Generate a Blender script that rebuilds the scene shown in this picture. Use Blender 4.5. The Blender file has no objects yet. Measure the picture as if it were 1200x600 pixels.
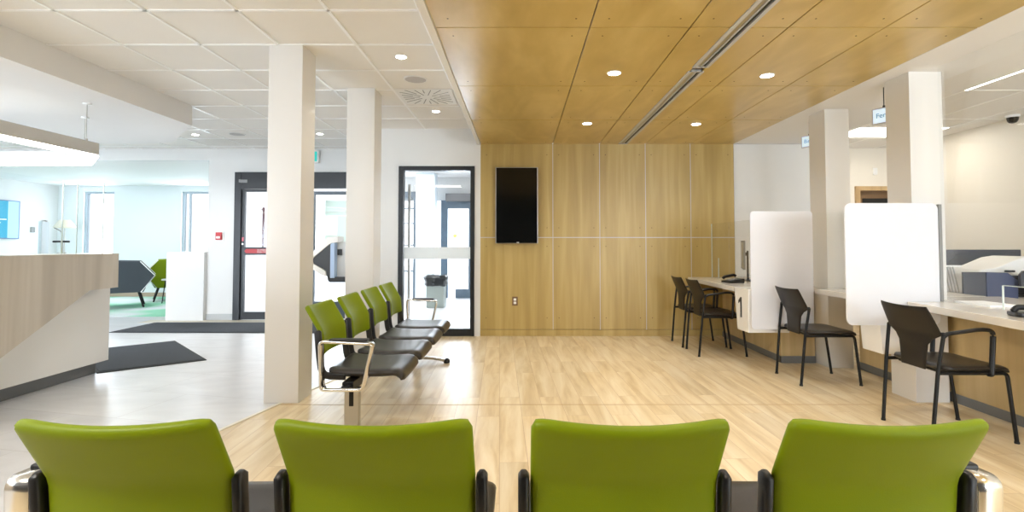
import bpy, bmesh, math, random
from mathutils import Vector, Matrix, noise
random.seed(7)
sc = bpy.context.scene
COL = sc.collection
PI = math.pi

# ------------------------------------------------------------------ camera
F = 610.0; CX, CY = 610.0, 267.0; PITCH = math.atan(20.0/610.0); CH = 1.22
cam_d = bpy.data.cameras.new('camera'); cam = bpy.data.objects.new('camera', cam_d); COL.objects.link(cam)
cam_d.sensor_width = 36.0; cam_d.lens = 36.0*F/1200.0
cam_d.shift_x = -(CX-600)/1200.0; cam_d.shift_y = (CY-300)/1200.0
cam_d.clip_start = 0.05; cam_d.clip_end = 200
cam.location = (0, 0, CH); cam.rotation_euler = (PI/2+PITCH, 0, 0)
sc.camera = cam
sc.view_settings.view_transform = 'Standard'; sc.view_settings.look = 'None'
sc.view_settings.gamma = 1.0; sc.view_settings.use_curve_mapping = False
sc.view_settings.exposure = 0.97
try:
    sc.cycles.use_denoising = True
    sc.cycles.max_bounces = 10; sc.cycles.diffuse_bounces = 5; sc.cycles.transparent_max_bounces = 16
    sc.cycles.sample_clamp_indirect = 6.0
    sc.cycles.caustics_reflective = False; sc.cycles.caustics_refractive = False
except Exception: pass

# ------------------------------------------------------------------ materials
def newmat(name):
    m = bpy.data.materials.new(name); m.use_nodes = True
    nt = m.node_tree; b = nt.nodes['Principled BSDF']
    return m, nt, b
def s2l(c):
    return tuple(((v/255.0)/12.92 if v/255.0 <= .04045 else ((v/255.0+.055)/1.055)**2.4) for v in c)
def flat(name, rgb, rough=.5, metal=0.0, spec=.5, coat=0.0, var=0.03, scale=6.0, bump=0.0, bscale=200.0):
    m, nt, b = newmat(name); N = nt.nodes; L = nt.links
    c = s2l(rgb)
    tc = N.new('ShaderNodeTexCoord'); nz = N.new('ShaderNodeTexNoise'); nz.inputs['Scale'].default_value = scale
    nz.inputs['Detail'].default_value = 4
    L.new(tc.outputs['Object'], nz.inputs['Vector'])
    mx = N.new('ShaderNodeMix'); mx.data_type = 'RGBA'
    mx.inputs[6].default_value = (*[v*(1-var) for v in c], 1); mx.inputs[7].default_value = (*[min(1, v*(1+var)) for v in c], 1)
    L.new(nz.outputs['Fac'], mx.inputs[0]); L.new(mx.outputs[2], b.inputs['Base Color'])
    b.inputs['Roughness'].default_value = rough; b.inputs['Metallic'].default_value = metal
    b.inputs['Specular IOR Level'].default_value = spec; b.inputs['Coat Weight'].default_value = coat
    b.inputs['Coat Roughness'].default_value = .08
    if bump:
        n2 = N.new('ShaderNodeTexNoise'); n2.inputs['Scale'].default_value = bscale
        L.new(tc.outputs['Object'], n2.inputs['Vector'])
        bp = N.new('ShaderNodeBump'); bp.inputs['Strength'].default_value = bump; bp.inputs['Distance'].default_value = .002
        L.new(n2.outputs['Fac'], bp.inputs['Height']); L.new(bp.outputs['Normal'], b.inputs['Normal'])
    return m
def emit(name, rgb, strength):
    m, nt, b = newmat(name)
    c = s2l(rgb)
    b.inputs['Base Color'].default_value = (*c, 1); b.inputs['Emission Color'].default_value = (*c, 1)
    b.inputs['Emission Strength'].default_value = strength
    return m
def wood(name, c1, c2, c3, axis='Z', rough=.4, fine=9.0, stretch=.06, coat=0.0, blot=.8):
    """grain stretched along an axis, with soft wide bands"""
    m, nt, b = newmat(name); N = nt.nodes; L = nt.links
    tc = N.new('ShaderNodeTexCoord')
    def mapped(scale):
        mp = N.new('ShaderNodeMapping'); s = [scale]*3; s['XYZ'.index(axis)] = scale*stretch
        mp.inputs['Scale'].default_value = s; L.new(tc.outputs['Object'], mp.inputs['Vector']); return mp
    a = N.new('ShaderNodeTexNoise'); a.inputs['Scale'].default_value = 1; a.inputs['Detail'].default_value = 5; a.inputs['Roughness'].default_value = .6
    L.new(mapped(fine*4).outputs[0], a.inputs['Vector'])
    w = N.new('ShaderNodeTexNoise'); w.inputs['Scale'].default_value = 1; w.inputs['Detail'].default_value = 2; w.inputs['Distortion'].default_value = .6
    L.new(mapped(fine).outputs[0], w.inputs['Vector'])
    ad = N.new('ShaderNodeMath'); ad.operation = 'MULTIPLY_ADD'; ad.inputs[1].default_value = blot
    L.new(w.outputs['Fac'], ad.inputs[0])
    sc2 = N.new('ShaderNodeMath'); sc2.operation = 'MULTIPLY'; sc2.inputs[1].default_value = 1-blot
    L.new(a.outputs['Fac'], sc2.inputs[0]); L.new(sc2.outputs[0], ad.inputs[2])
    cr = N.new('ShaderNodeValToRGB'); e = cr.color_ramp.elements
    e[0].position = .32; e[0].color = (*s2l(c1), 1); e[1].position = .68; e[1].color = (*s2l(c3), 1)
    k = e.new(.5); k.color = (*s2l(c2), 1)
    L.new(ad.outputs[0], cr.inputs[0]); L.new(cr.outputs[0], b.inputs['Base Color'])
    b.inputs['Roughness'].default_value = rough; b.inputs['Coat Weight'].default_value = coat
    return m
def planks(name):
    m, nt, b = newmat(name); N = nt.nodes; L = nt.links
    tc = N.new('ShaderNodeTexCoord'); mp = N.new('ShaderNodeMapping'); mp.inputs['Rotation'].default_value = (0, 0, PI/2-.04)
    L.new(tc.outputs['Object'], mp.inputs['Vector'])
    br = N.new('ShaderNodeTexBrick'); br.inputs['Scale'].default_value = 1.0
    br.inputs['Brick Width'].default_value = 1.25; br.inputs['Row Height'].default_value = .16
    br.inputs['Mortar Size'].default_value = .0012; br.inputs['Mortar Smooth'].default_value = .3; br.offset = .37
    br.inputs['Color1'].default_value = (0, 0, 0, 1); br.inputs['Color2'].default_value = (1, 1, 1, 1); br.inputs['Mortar'].default_value = (.5, .5, .5, 1)
    L.new(mp.outputs[0], br.inputs['Vector'])
    # grain, shifted plank by plank
    sx = N.new('ShaderNodeVectorMath'); sx.operation = 'SCALE'; sx.inputs['Scale'].default_value = 7.0; L.new(br.outputs['Color'], sx.inputs[0])
    ad = N.new('ShaderNodeVectorMath'); ad.operation = 'ADD'; L.new(tc.outputs['Object'], ad.inputs[0]); L.new(sx.outputs[0], ad.inputs[1])
    mp2 = N.new('ShaderNodeMapping'); mp2.inputs['Scale'].default_value = (9, .9, 9); L.new(ad.outputs[0], mp2.inputs['Vector'])
    nz = N.new('ShaderNodeTexNoise'); nz.inputs['Scale'].default_value = 1.3; nz.inputs['Detail'].default_value = 6; nz.inputs['Distortion'].default_value = .5; nz.inputs['Roughness'].default_value = .55
    L.new(mp2.outputs[0], nz.inputs['Vector'])
    cr = N.new('ShaderNodeValToRGB'); e = cr.color_ramp.elements
    e[0].position = .3; e[0].color = (*s2l((200, 174, 130)), 1); e[1].position = .66; e[1].color = (*s2l((236, 220, 188)), 1)
    k = e.new(.47); k.color = (*s2l((222, 201, 162)), 1)
    L.new(nz.outputs['Fac'], cr.inputs[0])
    hs = N.new('ShaderNodeHueSaturation')
    mr = N.new('ShaderNodeMapRange'); mr.inputs[3].default_value = .93; mr.inputs[4].default_value = 1.05; L.new(br.outputs['Color'], mr.inputs[0]); L.new(mr.outputs[0], hs.inputs['Value'])
    L.new(cr.outputs[0], hs.inputs['Color'])
    mx = N.new('ShaderNodeMix'); mx.data_type = 'RGBA'; L.new(br.outputs['Fac'], mx.inputs[0]); L.new(hs.outputs[0], mx.inputs[6]); mx.inputs[7].default_value = (*s2l((176, 140, 98)), 1)
    L.new(mx.outputs[2], b.inputs['Base Color'])
    b.inputs['Roughness'].default_value = .3; b.inputs['Specular IOR Level'].default_value = .5
    return m
def tiles(name):
    m, nt, b = newmat(name); N = nt.nodes; L = nt.links
    tc = N.new('ShaderNodeTexCoord'); mp = N.new('ShaderNodeMapping'); mp.inputs['Rotation'].default_value = (0, 0, .22)
    L.new(tc.outputs['Object'], mp.inputs['Vector'])
    br = N.new('ShaderNodeTexBrick'); br.inputs['Scale'].default_value = 1.0; br.inputs['Brick Width'].default_value = 1.2; br.inputs['Row Height'].default_value = .6
    br.inputs['Mortar Size'].default_value = .002; br.offset = .33
    br.inputs['Color1'].default_value = (*s2l((216, 217, 220)), 1); br.inputs['Color2'].default_value = (*s2l((224, 225, 227)), 1); br.inputs['Mortar'].default_value = (*s2l((188, 186, 184)), 1)
    L.new(mp.outputs[0], br.inputs['Vector'])
    mp2 = N.new('ShaderNodeMapping'); mp2.inputs['Scale'].default_value = (1.2, 3.2, 1); mp2.inputs['Rotation'].default_value = (0, 0, -.5); L.new(tc.outputs['Object'], mp2.inputs['Vector'])
    nz = N.new('ShaderNodeTexNoise'); nz.inputs['Scale'].default_value = 1.2; nz.inputs['Detail'].default_value = 7; nz.inputs['Distortion'].default_value = 1.6
    L.new(mp2.outputs[0], nz.inputs['Vector'])
    mr = N.new('ShaderNodeMapRange'); mr.inputs[1].default_value = .3; mr.inputs[2].default_value = .7; mr.inputs[3].default_value = .9; mr.inputs[4].default_value = 1.04; L.new(nz.outputs['Fac'], mr.inputs[0])
    hs = N.new('ShaderNodeHueSaturation'); L.new(mr.outputs[0], hs.inputs['Value']); L.new(br.outputs['Color'], hs.inputs['Color'])
    L.new(hs.outputs[0], b.inputs['Base Color'])
    b.inputs['Roughness'].default_value = .28
    return m
def glass(name, tint=(1, 1, 1), refl=.9):
    m = bpy.data.materials.new(name); m.use_nodes = True; nt = m.node_tree; N = nt.nodes; L = nt.links
    N.clear(); out = N.new('ShaderNodeOutputMaterial'); mx = N.new('ShaderNodeMixShader')
    t = N.new('ShaderNodeBsdfTransparent'); t.inputs[0].default_value = (*tint, 1)
    g = N.new('ShaderNodeBsdfGlossy'); g.inputs['Roughness'].default_value = .02
    fr = N.new('ShaderNodeFresnel'); fr.inputs[0].default_value = 1.3
    mt = N.new('ShaderNodeMath'); mt.operation = 'MULTIPLY'; mt.inputs[1].default_value = refl
    L.new(fr.outputs[0], mt.inputs[0]); L.new(mt.outputs[0], mx.inputs[0]); L.new(t.outputs[0], mx.inputs[1]); L.new(g.outputs[0], mx.inputs[2])
    L.new(mx.outputs[0], out.inputs[0]); return m
def frosted(name, rgb, trans=.5, gloss=.06):
    m = bpy.data.materials.new(name); m.use_nodes = True; nt = m.node_tree; N = nt.nodes; L = nt.links
    N.clear(); out = N.new('ShaderNodeOutputMaterial')
    d = N.new('ShaderNodeBsdfDiffuse'); t = N.new('ShaderNodeBsdfTranslucent'); g = N.new('ShaderNodeBsdfGlossy'); g.inputs['Roughness'].default_value = .25
    c = (*s2l(rgb), 1); d.inputs[0].default_value = c; t.inputs[0].default_value = c
    a = N.new('ShaderNodeMixShader'); a.inputs[0].default_value = trans; L.new(d.outputs[0], a.inputs[1]); L.new(t.outputs[0], a.inputs[2])
    e = N.new('ShaderNodeMixShader'); e.inputs[0].default_value = gloss; L.new(a.outputs[0], e.inputs[1]); L.new(g.outputs[0], e.inputs[2])
    L.new(e.outputs[0], out.inputs[0]); return m

M = {}
M['wall'] = flat('white_wall_paint', (222, 222, 220), .55, var=.01)
M['wall_cream'] = flat('cream_wall_paint', (230, 225, 214), .5, var=.01)
M['ceil'] = flat('white_ceiling_paint', (236, 234, 232), .7, var=.01)
M['tile_ceil'] = flat('ceiling_tile', (240, 237, 232), .8, var=.03, scale=2, bump=.15, bscale=300)
M['tbar'] = flat('ceiling_grid_metal', (250, 249, 247), .3, var=.01)
M['col'] = flat('glossy_white_column', (226, 223, 218), .3, spec=.4, coat=.22, var=.01)
M['woodwall'] = wood('maple_wall_panel', (170, 145, 84), (181, 156, 93), (193, 169, 108), 'Z', .38)
M['woodceil'] = wood('maple_ceiling_panel', (188, 161, 94), (200, 173, 105), (212, 186, 120), 'Y', .3, fine=4, stretch=.35)
M['wooddesk'] = wood('pale_oak_veneer', (192, 183, 170), (204, 195, 182), (216, 208, 196), 'Z', .3, coat=.2, fine=7)
M['woodcounter'] = wood('maple_counter_front', (190, 166, 118), (202, 178, 130), (212, 190, 144), 'Z', .4)
M['doorwood'] = wood('maple_door', (176, 146, 104), (190, 160, 116), (200, 172, 128), 'Z', .4)
M['groove'] = flat('dark_panel_joint', (92, 66, 44), .7)
M['reveal'] = flat('aluminium_reveal', (196, 196, 197), .45, metal=.1)
M['floorwood'] = planks('oak_plank_floor')
M['floortile'] = tiles('grey_porcelain_tile')
M['stripm'] = flat('metal_floor_strip', (236, 230, 215), .35, metal=.1)
M['joint'] = flat('floor_joint', (190, 158, 112), .5)
M['black'] = flat('black_metal', (13, 13, 14), .4, spec=.35)
M['bplastic'] = flat('black_plastic', (19, 18, 18), .42, bump=.2)
M['brownshell'] = flat('dark_moulded_plastic', (27, 23, 20), .45, spec=.35, bump=.1)
M['leather'] = flat('dark_leather', (42, 38, 34), .3, spec=.45, bump=.25, bscale=350)
M['green'] = flat('green_leather', (122, 140, 8), .45, spec=.2, var=.04, bump=.15, bscale=400)
M['chrome'] = flat('polished_chrome', (225, 222, 216), .2, metal=1.0)
M['steel'] = flat('brushed_steel', (190, 188, 182), .28, metal=.9)
M['frame'] = flat('black_door_frame', (22, 25, 29), .4)
M['frame2'] = flat('grey_door_frame', (84, 96, 106), .4)
M['glass'] = glass('clear_glass')
M['acrylic'] = glass('acrylic_pane', (.99, .995, .995), .2)
M['edge'] = frosted('acrylic_edge', (235, 245, 240), .5, .2)
M['screenw'] = frosted('frosted_white_screen', (246, 247, 252), .22, .05)
M['band'] = frosted('frosted_band', (245, 248, 248), .5, .02)
M['laminate'] = flat('white_gloss_laminate', (240, 239, 236), .22, coat=.2, var=.01)
M['count'] = flat('white_countertop', (238, 232, 222), .18, coat=.4, var=.01)
M['plinth'] = flat('grey_kickplate', (122, 124, 126), .35, metal=.3)
M['base'] = flat('grey_rubber_base', (178, 180, 180), .5)
M['mat'] = flat('charcoal_mat', (62, 66, 72), .95, var=.2, scale=60, bump=1.0, bscale=500)
M['matedge'] = flat('black_rubber', (28, 29, 31), .7)
M['tv'] = flat('black_screen_glass', (6, 8, 8), .12, spec=.5, var=.1)
M['tvframe'] = flat('silver_bezel', (175, 175, 176), .3, metal=.7)
M['red'] = flat('red_plastic', (188, 28, 34), .4)
M['white'] = flat('white_plastic', (238, 238, 236), .4, var=.01)
M['grey'] = flat('grey_plastic', (140, 140, 138), .45)
M['dgrey'] = flat('charcoal_plastic', (54, 57, 60), .45)
M['slate'] = flat('slate_fabric', (62, 68, 74), .8, bump=.5, bscale=500)
M['slateblue'] = flat('slate_blue_laminate', (58, 68, 98), .45)
M['slategrey'] = flat('slate_grey_laminate', (60, 63, 72), .5)
M['lamp'] = emit('downlight_lens', (255, 246, 230), 14)
M['led'] = emit('led_panel', (255, 247, 235), 5)
M['ring'] = emit('pendant_led', (255, 250, 240), 5)
M['teal'] = emit('lit_teal_sign', (30, 170, 160), .35)
M['signface'] = emit('lit_pale_sign', (205, 226, 246), .35)
M['signtext'] = flat('teal_lettering', (92, 168, 190), .5)
M['screenblue'] = emit('lit_blue_screen', (20, 135, 165), .3)
M['screenpale'] = emit('lit_pale_blue_screen', (140, 180, 235), .4)
M['bag'] = flat('dark_plastic_bag', (34, 38, 40), .3, var=.3, scale=30, bump=1, bscale=60)
M['bin'] = flat('pale_metal_bin', (160, 170, 164), .4)
M['yellow'] = flat('yellow_sticker', (240, 235, 130), .5)
M['paper'] = flat('paper', (245, 245, 245), .7)
M['paving'] = flat('pale_paving', (215, 218, 220), .8)
M['shade'] = flat('linen_shade', (222, 216, 196), .8)
M['kiosk_blue'] = flat('pale_blue_anodised_panel', (176, 200, 232), .3)
def carpet():
    m, nt, b = newmat('mint_carpet'); N = nt.nodes; L = nt.links
    tc = N.new('ShaderNodeTexCoord'); nz = N.new('ShaderNodeTexNoise'); nz.inputs['Scale'].default_value = .9; nz.inputs['Detail'].default_value = 1
    L.new(tc.outputs['Object'], nz.inputs['Vector']); cr = N.new('ShaderNodeValToRGB'); e = cr.color_ramp.elements
    e[0].position = .42; e[0].color = (*s2l((140, 205, 172)), 1); e[1].position = .6; e[1].color = (*s2l((208, 216, 216)), 1)
    L.new(nz.outputs['Fac'], cr.inputs[0]); L.new(cr.outputs[0], b.inputs['Base Color']); b.inputs['Roughness'].default_value = .95
    return m
M['carpet'] = carpet()

# ------------------------------------------------------------------ mesh builder
class B:
    def __init__(s): s.bm = bmesh.new()
    def box(s, x0, x1, y0, y1, z0, z1, bev=0, seg=2):
        bm = s.bm; vs = [bm.verts.new((x, y, z)) for z in (z0, z1) for y in (y0, y1) for x in (x0, x1)]
        fs = [bm.faces.new([vs[i] for i in f]) for f in ((0, 2, 3, 1), (4, 5, 7, 6), (0, 1, 5, 4), (2, 6, 7, 3), (0, 4, 6, 2), (1, 3, 7, 5))]
        if bev:
            es = list({e for f in fs for e in f.edges})
            bmesh.ops.bevel(bm, geom=es, offset=bev, segments=seg, profile=.5, affect='EDGES')
        return s
    def prism(s, pts, axis, a, b, bev=0):
        """closed 2-D outline extruded along an axis; pts are the other two coordinates in x,y,z order"""
        bm = s.bm
        def P(p, t):
            return (t, p[0], p[1]) if axis == 'X' else ((p[0], t, p[1]) if axis == 'Y' else (p[0], p[1], t))
        va = [bm.verts.new(P(p, a)) for p in pts]; vb = [bm.verts.new(P(p, b)) for p in pts]; n = len(pts)
        fs = [bm.faces.new(va), bm.faces.new(vb[::-1])]
        for i in range(n): fs.append(bm.faces.new((va[i], vb[i], vb[(i+1) % n], va[(i+1) % n])))
        bmesh.ops.recalc_face_normals(bm, faces=fs)
        if bev:
            es = list({e for f in fs[:2] for e in f.edges})
            bmesh.ops.bevel(bm, geom=es, offset=bev, segments=2, profile=.5, affect='EDGES')
        return s
    def sweep(s, pts, prof, closed=False, up=(0, 0, 1), caps=True):
        """profile (list of (a,b)) swept along pts; a is along side vector, b along normal"""
        bm = s.bm; P = [Vector(p) for p in pts]; n = len(P); rings = []
        ref = Vector(up)
        for i in range(n):
            if closed: t = (P[(i+1) % n]-P[i-1])
            else: t = P[min(i+1, n-1)]-P[max(i-1, 0)]
            t.normalize()
            side = t.cross(ref)
            if side.length < 1e-3: side = t.cross(Vector((0, 1, 0.01)))
            side.normalize(); nr = side.cross(t).normalized()
            rings.append([bm.verts.new(P[i]+side*a+nr*b) for a, b in prof])
        m = len(prof); fs = []
        for i in range(n if closed else n-1):
            A = rings[i]; C = rings[(i+1) % n]
            for j in range(m): fs.append(bm.faces.new((A[j], A[(j+1) % m], C[(j+1) % m], C[j])))
        if not closed and caps:
            fs.append(bm.faces.new(rings[0][::-1])); fs.append(bm.faces.new(rings[-1]))
        bmesh.ops.recalc_face_normals(bm, faces=fs)
        return s
    def tube(s, pts, r, seg=14, closed=False, up=(0.013, .02, 1), ry=None):
        ry = ry or r
        return s.sweep(pts, [(r*math.cos(2*PI*k/seg), ry*math.sin(2*PI*k/seg)) for k in range(seg)], closed, up)
    def cyl(s, c, r, h, axis='Z', seg=24, r2=None):
        r2 = r if r2 is None else r2; bm = s.bm; c = Vector(c)
        ax = {'X': Vector((1, 0, 0)), 'Y': Vector((0, 1, 0)), 'Z': Vector((0, 0, 1))}[axis]
        u = ax.orthogonal().normalized(); v = ax.cross(u)
        A = [bm.verts.new(c+(u*math.cos(2*PI*k/seg)+v*math.sin(2*PI*k/seg))*r) for k in range(seg)]
        D = [bm.verts.new(c+ax*h+(u*math.cos(2*PI*k/seg)+v*math.sin(2*PI*k/seg))*r2) for k in range(seg)]
        fs = [bm.faces.new(A[::-1]), bm.faces.new(D)]+[bm.faces.new((A[k], A[(k+1) % seg], D[(k+1) % seg], D[k])) for k in range(seg)]
        return s
    def lathe(s, prof, c=(0, 0, 0), seg=24):
        bm = s.bm; c = Vector(c); rings = []
        for r, z in prof: rings.append([bm.verts.new(c+Vector((r*math.cos(2*PI*k/seg), r*math.sin(2*PI*k/seg), z))) for k in range(seg)])
        for A, D in zip(rings, rings[1:]):
            for k in range(seg): bm.faces.new((A[k], A[(k+1) % seg], D[(k+1) % seg], D[k]))
        bm.faces.new(rings[0][::-1]); bm.faces.new(rings[-1]); return s
    def pad(s, f, us, vs, t0, t1, p=8):
        """cushion: mid surface f(u,v), thickness t0 to the front and t1 to the back, pinched round at the rim"""
        bm = s.bm; nu, nv = len(us), len(vs); fr, bk = [], []
        for i, u in enumerate(us):
            a, b = [], []
            for j, v in enumerate(vs):
                P0 = f(u, v); e = 1e-3
                n = (f(min(1, u+e), v)-f(max(-1, u-e), v)).cross(f(u, min(1, v+e))-f(u, max(-1, v-e)))
                n = n.normalized() if n.length > 1e-12 else Vector((0, 1, 0))
                k = math.sqrt(max(0, 1-max(abs(u), abs(v))**p))
                if i in (0, nu-1) or j in (0, nv-1):
                    q = bm.verts.new(P0); a.append(q); b.append(q)
                else: a.append(bm.verts.new(P0+n*t0*k)); b.append(bm.verts.new(P0-n*t1*k))
            fr.append(a); bk.append(b)
        fs = []
        for i in range(nu-1):
            for j in range(nv-1):
                for g, fl in ((fr, 0), (bk, 1)):
                    q = [g[i][j], g[i+1][j], g[i+1][j+1], g[i][j+1]]
                    if fl: q = q[::-1]
                    try: fs.append(bm.faces.new(q))
                    except ValueError: pass
        bmesh.ops.recalc_face_normals(bm, faces=fs)
        return s
    def build(s, name, mat, parent=None, world=False, loc=None, ang=29, kind=None):
        me = bpy.data.meshes.new(name); s.bm.normal_update(); s.bm.to_mesh(me); s.bm.free()
        o = bpy.data.objects.new(name, me); COL.objects.link(o)
        for mm in (mat if isinstance(mat, (list, tuple)) else [mat]): me.materials.append(mm)
        for p in me.polygons: p.use_smooth = True
        me.set_sharp_from_angle(angle=math.radians(ang))
        if ang == 29:
            wm = o.modifiers.new('weighted_normals', 'WEIGHTED_NORMAL'); wm.keep_sharp = True; wm.weight = 100
        if parent is not None:
            o.parent = parent
            if world:
                q = parent
                off = Vector((0, 0, 0))
                while q is not None: off += q.location; q = q.parent
                me.transform(Matrix.Translation(-off))
        if loc is not None:
            me.transform(Matrix.Translation(-Vector(loc))); o.location = loc
        if kind: o['kind'] = kind
        return o
def rounded(pts, r, n=5, closed=False):
    """polyline with filleted corners"""
    P = [Vector(p) for p in pts]; out = []; m = len(P)
    for i in range(m):
        if not closed and i in (0, m-1): out.append(P[i]); continue
        a, b, c = P[i-1], P[i], P[(i+1) % m]
        d1 = (a-b); d2 = (c-b); q = min(r, d1.length*.45, d2.length*.45); d1.normalize(); d2.normalize()
        p1 = b+d1*q; p2 = b+d2*q
        for k in range(n+1):
            t = k/n; out.append(p1*(1-t)**2+b*2*t*(1-t)+p2*t*t)
    return out
def rrect(x0, x1, z0, z1, r, n=6):
    out = []
    for cx, cz, a0 in ((x1-r, z0+r, -90), (x1-r, z1-r, 0), (x0+r, z1-r, 90), (x0+r, z0+r, 180)):
        for k in range(n+1):
            a = math.radians(a0+90*k/n); out.append((cx+r*math.cos(a), cz+r*math.sin(a)))
    return out
def thing(name, label, cat, loc=(0, 0, 0), rz=0, group=None):
    o = bpy.data.objects.new(name, None); COL.objects.link(o); o.location = loc; o.rotation_euler = (0, 0, rz)
    o.empty_display_size = .1
    return tag(o, label, cat, group)
def tag(o, label, cat, group=None):
    o['label'] = label; o['category'] = cat
    if group: o['group'] = group
    return o
def dup(root, loc, rz, label, group=None):
    r = root.copy(); COL.objects.link(r); r.location = loc; r.rotation_euler = (0, 0, rz); r['label'] = label
    if group: r['group'] = group
    for ch in list(root.children):
        c = ch.copy(); COL.objects.link(c); c.parent = r
        for g in list(ch.children):
            d = g.copy(); COL.objects.link(d); d.parent = c
    return r
def text(name, body, size, mat, parent, loc, rot, ext=.0008):
    cu = bpy.data.curves.new(name, 'FONT'); cu.body = body; cu.size = size; cu.extrude = ext
    cu.align_x = 'CENTER'; cu.align_y = 'CENTER'
    tmp = bpy.data.objects.new(name+'_curve', cu); me = bpy.data.meshes.new_from_object(tmp); bpy.data.objects.remove(tmp)
    o = bpy.data.objects.new(name, me); COL.objects.link(o); me.materials.clear(); me.materials.append(mat)
    o.parent = parent; o.location = loc; o.rotation_euler = rot
    return o
def S(name, b, mat, **k): return b.build(name, mat, kind='structure', **k)

# ------------------------------------------------------------------ floor, walls, ceiling
def bx(X): return -1.97+.22*(X-3.49)      # boundary between tile and planks as a function of Y
YB, YW, YE, YF = -3.5, 7.02, 8.5, 12.3
HC, HW = 2.8, 2.59
b = B(); b.prism([(bx(YB), YB), (6.3, YB), (6.3, 8.6), (-.6, 8.6), (-.6, YW+.1), (bx(YW+.1), YW+.1)], 'Z', -.08, 0)
S('floor', b, M['floorwood'])
b = B(); b.prism([(-11.1, YB), (bx(YB), YB), (bx(YW+.1), YW+.1), (-.6, YW+.1), (-.6, 12.9), (-11.1, 12.9)], 'Z', -.08, 0)
S('floor', b, M['floortile'])
b = B(); b.prism([(-10.94, 8.9), (-5.75, 8.9), (-5.75, 12.28), (-10.94, 12.28)], 'Z', .0, .006)
S('floor', b, M['carpet'])
b = B(); b.prism([(bx(YB)-.015, YB), (bx(YB)+.012, YB), (bx(YW)+.012, YW), (bx(YW)-.015, YW)], 'Z', 0, .005)
S('trim_1', b, M['stripm'])
b = B(); b.box(bx(4.02)+.02, 3.33, 4.015, 4.023, 0, .0015); S('trim_2', b, M['joint'])
b = B(); b.prism([(-6.0, 8.2), (-2.2, 8.2), (-2.2, 8.49), (-6.0, 8.49)], 'Z', 0, .003); S('trim_3', b, flat('sand_threshold_tile', (205, 196, 178), .4))

# maple wall at the back: framed panels with aluminium reveals
SX = [-.541, .437, 1.07, 1.69, 2.30, 2.89]
b = B(); b.box(-.541, 2.89, YW+.02, YW+.12, 0, HW); S('wall_back', b, M['groove'])
b = B()
for i in range(5):
    x0 = SX[i]+(.003 if i else 0); x1 = SX[i+1]-.003
    b.box(x0, x1, YW, YW+.022, .09, 1.32-.003, .001, 1); b.box(x0, x1, YW, YW+.022, 1.32+.003, HW, .001, 1)
b.box(-.541, 2.89, YW-.004, YW+.022, 0, .085, .002, 1)
S('wall_back', b, M['woodwall'])
b = B()
for x in SX[1:5]: b.box(x-.004, x+.004, YW-.002, YW+.02, .085, HW)
b.box(SX[0], SX[5], YW-.003, YW+.02, 1.315, 1.325)
S('trim_4', b, M['reveal'])
b = B()
for i in range(5):
    for z in (.24, 1.2, 1.45, 2.44):
        for x in (SX[i]+.08, SX[i+1]-.08, ): b.cyl((x, YW-.001, z), .006, .004, 'Y', 8)
S('trim_5', b, M['groove'])
# white wall right of it and the office behind
b = B(); b.box(2.89, 4.2, YW, YW+.12, 0, HC); b.box(4.08, 4.2, YW+.12, 8.6, 0, HC); S('wall_back', b, M['wall'])
b = B()
DX0, DX1 = 5.50, 6.14
b.box(4.08, DX0, 8.44, 8.56, 0, HC); b.box(DX0, 6.26, 8.44, 8.56, 2.12, HC); S('wall_back', b, M['wall_cream'])
b = B(); b.box(6.14, 6.26, YB, 8.56, 0, HC); S('wall_right', b, M['wall_cream'])
b = B(); b.box(4.2, DX0-.07, 8.425, 8.44, 0, .1); b.box(6.125, 6.14, -3.4, 8.42, 0, .1); S('baseboard_back', b, M['base'])
# wooden office door
b = B(); b.box(DX0-.07, DX0, 8.40, 8.5, 0, 2.17); b.box(DX0, 6.13, 8.40, 8.5, 2.10, 2.17); S('door_3', b, M['doorwood'])
b = B(); b.box(DX0, 6.13, 8.5, 8.54, 0, 2.1); dd = S('door_3', b, flat('dark_wood_door', (120, 92, 62), .4))
b = B(); b.box(DX0+.09, 6.05, 8.485, 8.5, 1.2, 1.98, .004); w = b.build('door_glass', M['tv'], dd)
b = B(); b.tube([(DX0+.06, 8.46, 1.0), (DX0+.16, 8.46, 1.0)], .01); b.cyl((DX0+.06, 8.46, 1.0), .02, .05, 'Y'); b.build('door_handle', M['steel'], dd)

# partition with the tall fixed window beside the maple wall
VX0, VX1, VZ = -1.646, -.621, 2.285
b = B(); b.box(-2.15, VX0, YW, YW+.12, 0, HC); b.box(VX1, -.541, YW, YW+.12, 0, HC); b.box(VX0, VX1, YW, YW+.12, VZ, HC)
b.box(-2.15, -2.03, YW+.12, YE, 0, HC); S('wall_hall', b, M['wall'])
b = B(); b.box(-.60, -.48, YW+.12, 12.4, 0, HC); S('wall_vestibule', b, M['wall'])
fr = B(); fr.box(VX0, VX0+.062, YW-.02, YW+.1, 0, VZ, .002, 1); fr.box(VX1-.055, VX1, YW-.02, YW+.1, 0, VZ, .002, 1)
fr.box(VX0+.062, VX1-.055, YW-.02, YW+.1, VZ-.06, VZ, .002, 1); fr.box(VX0+.062, VX1-.055, YW-.02, YW+.1, 0, .1, .002, 1)
wn = S('window_1', fr, M['frame'])
b = B(); b.box(VX0+.06, VX1-.053, YW+.03, YW+.04, .09, VZ-.05); b.build('glass_pane', M['glass'], wn)
b = B(); b.box(VX0+.07, VX1-.06, YW+.024, YW+.028, 1.03, 1.19); b.build('frosted_band', M['band'], wn)
b = B(); b.box(VX1+.01, -.541, YW-.012, YW, 0, .1); b.box(-2.13, VX0-.01, YW-.012, YW, 0, .1); S('baseboard_hall', b, M['wall'])

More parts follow.
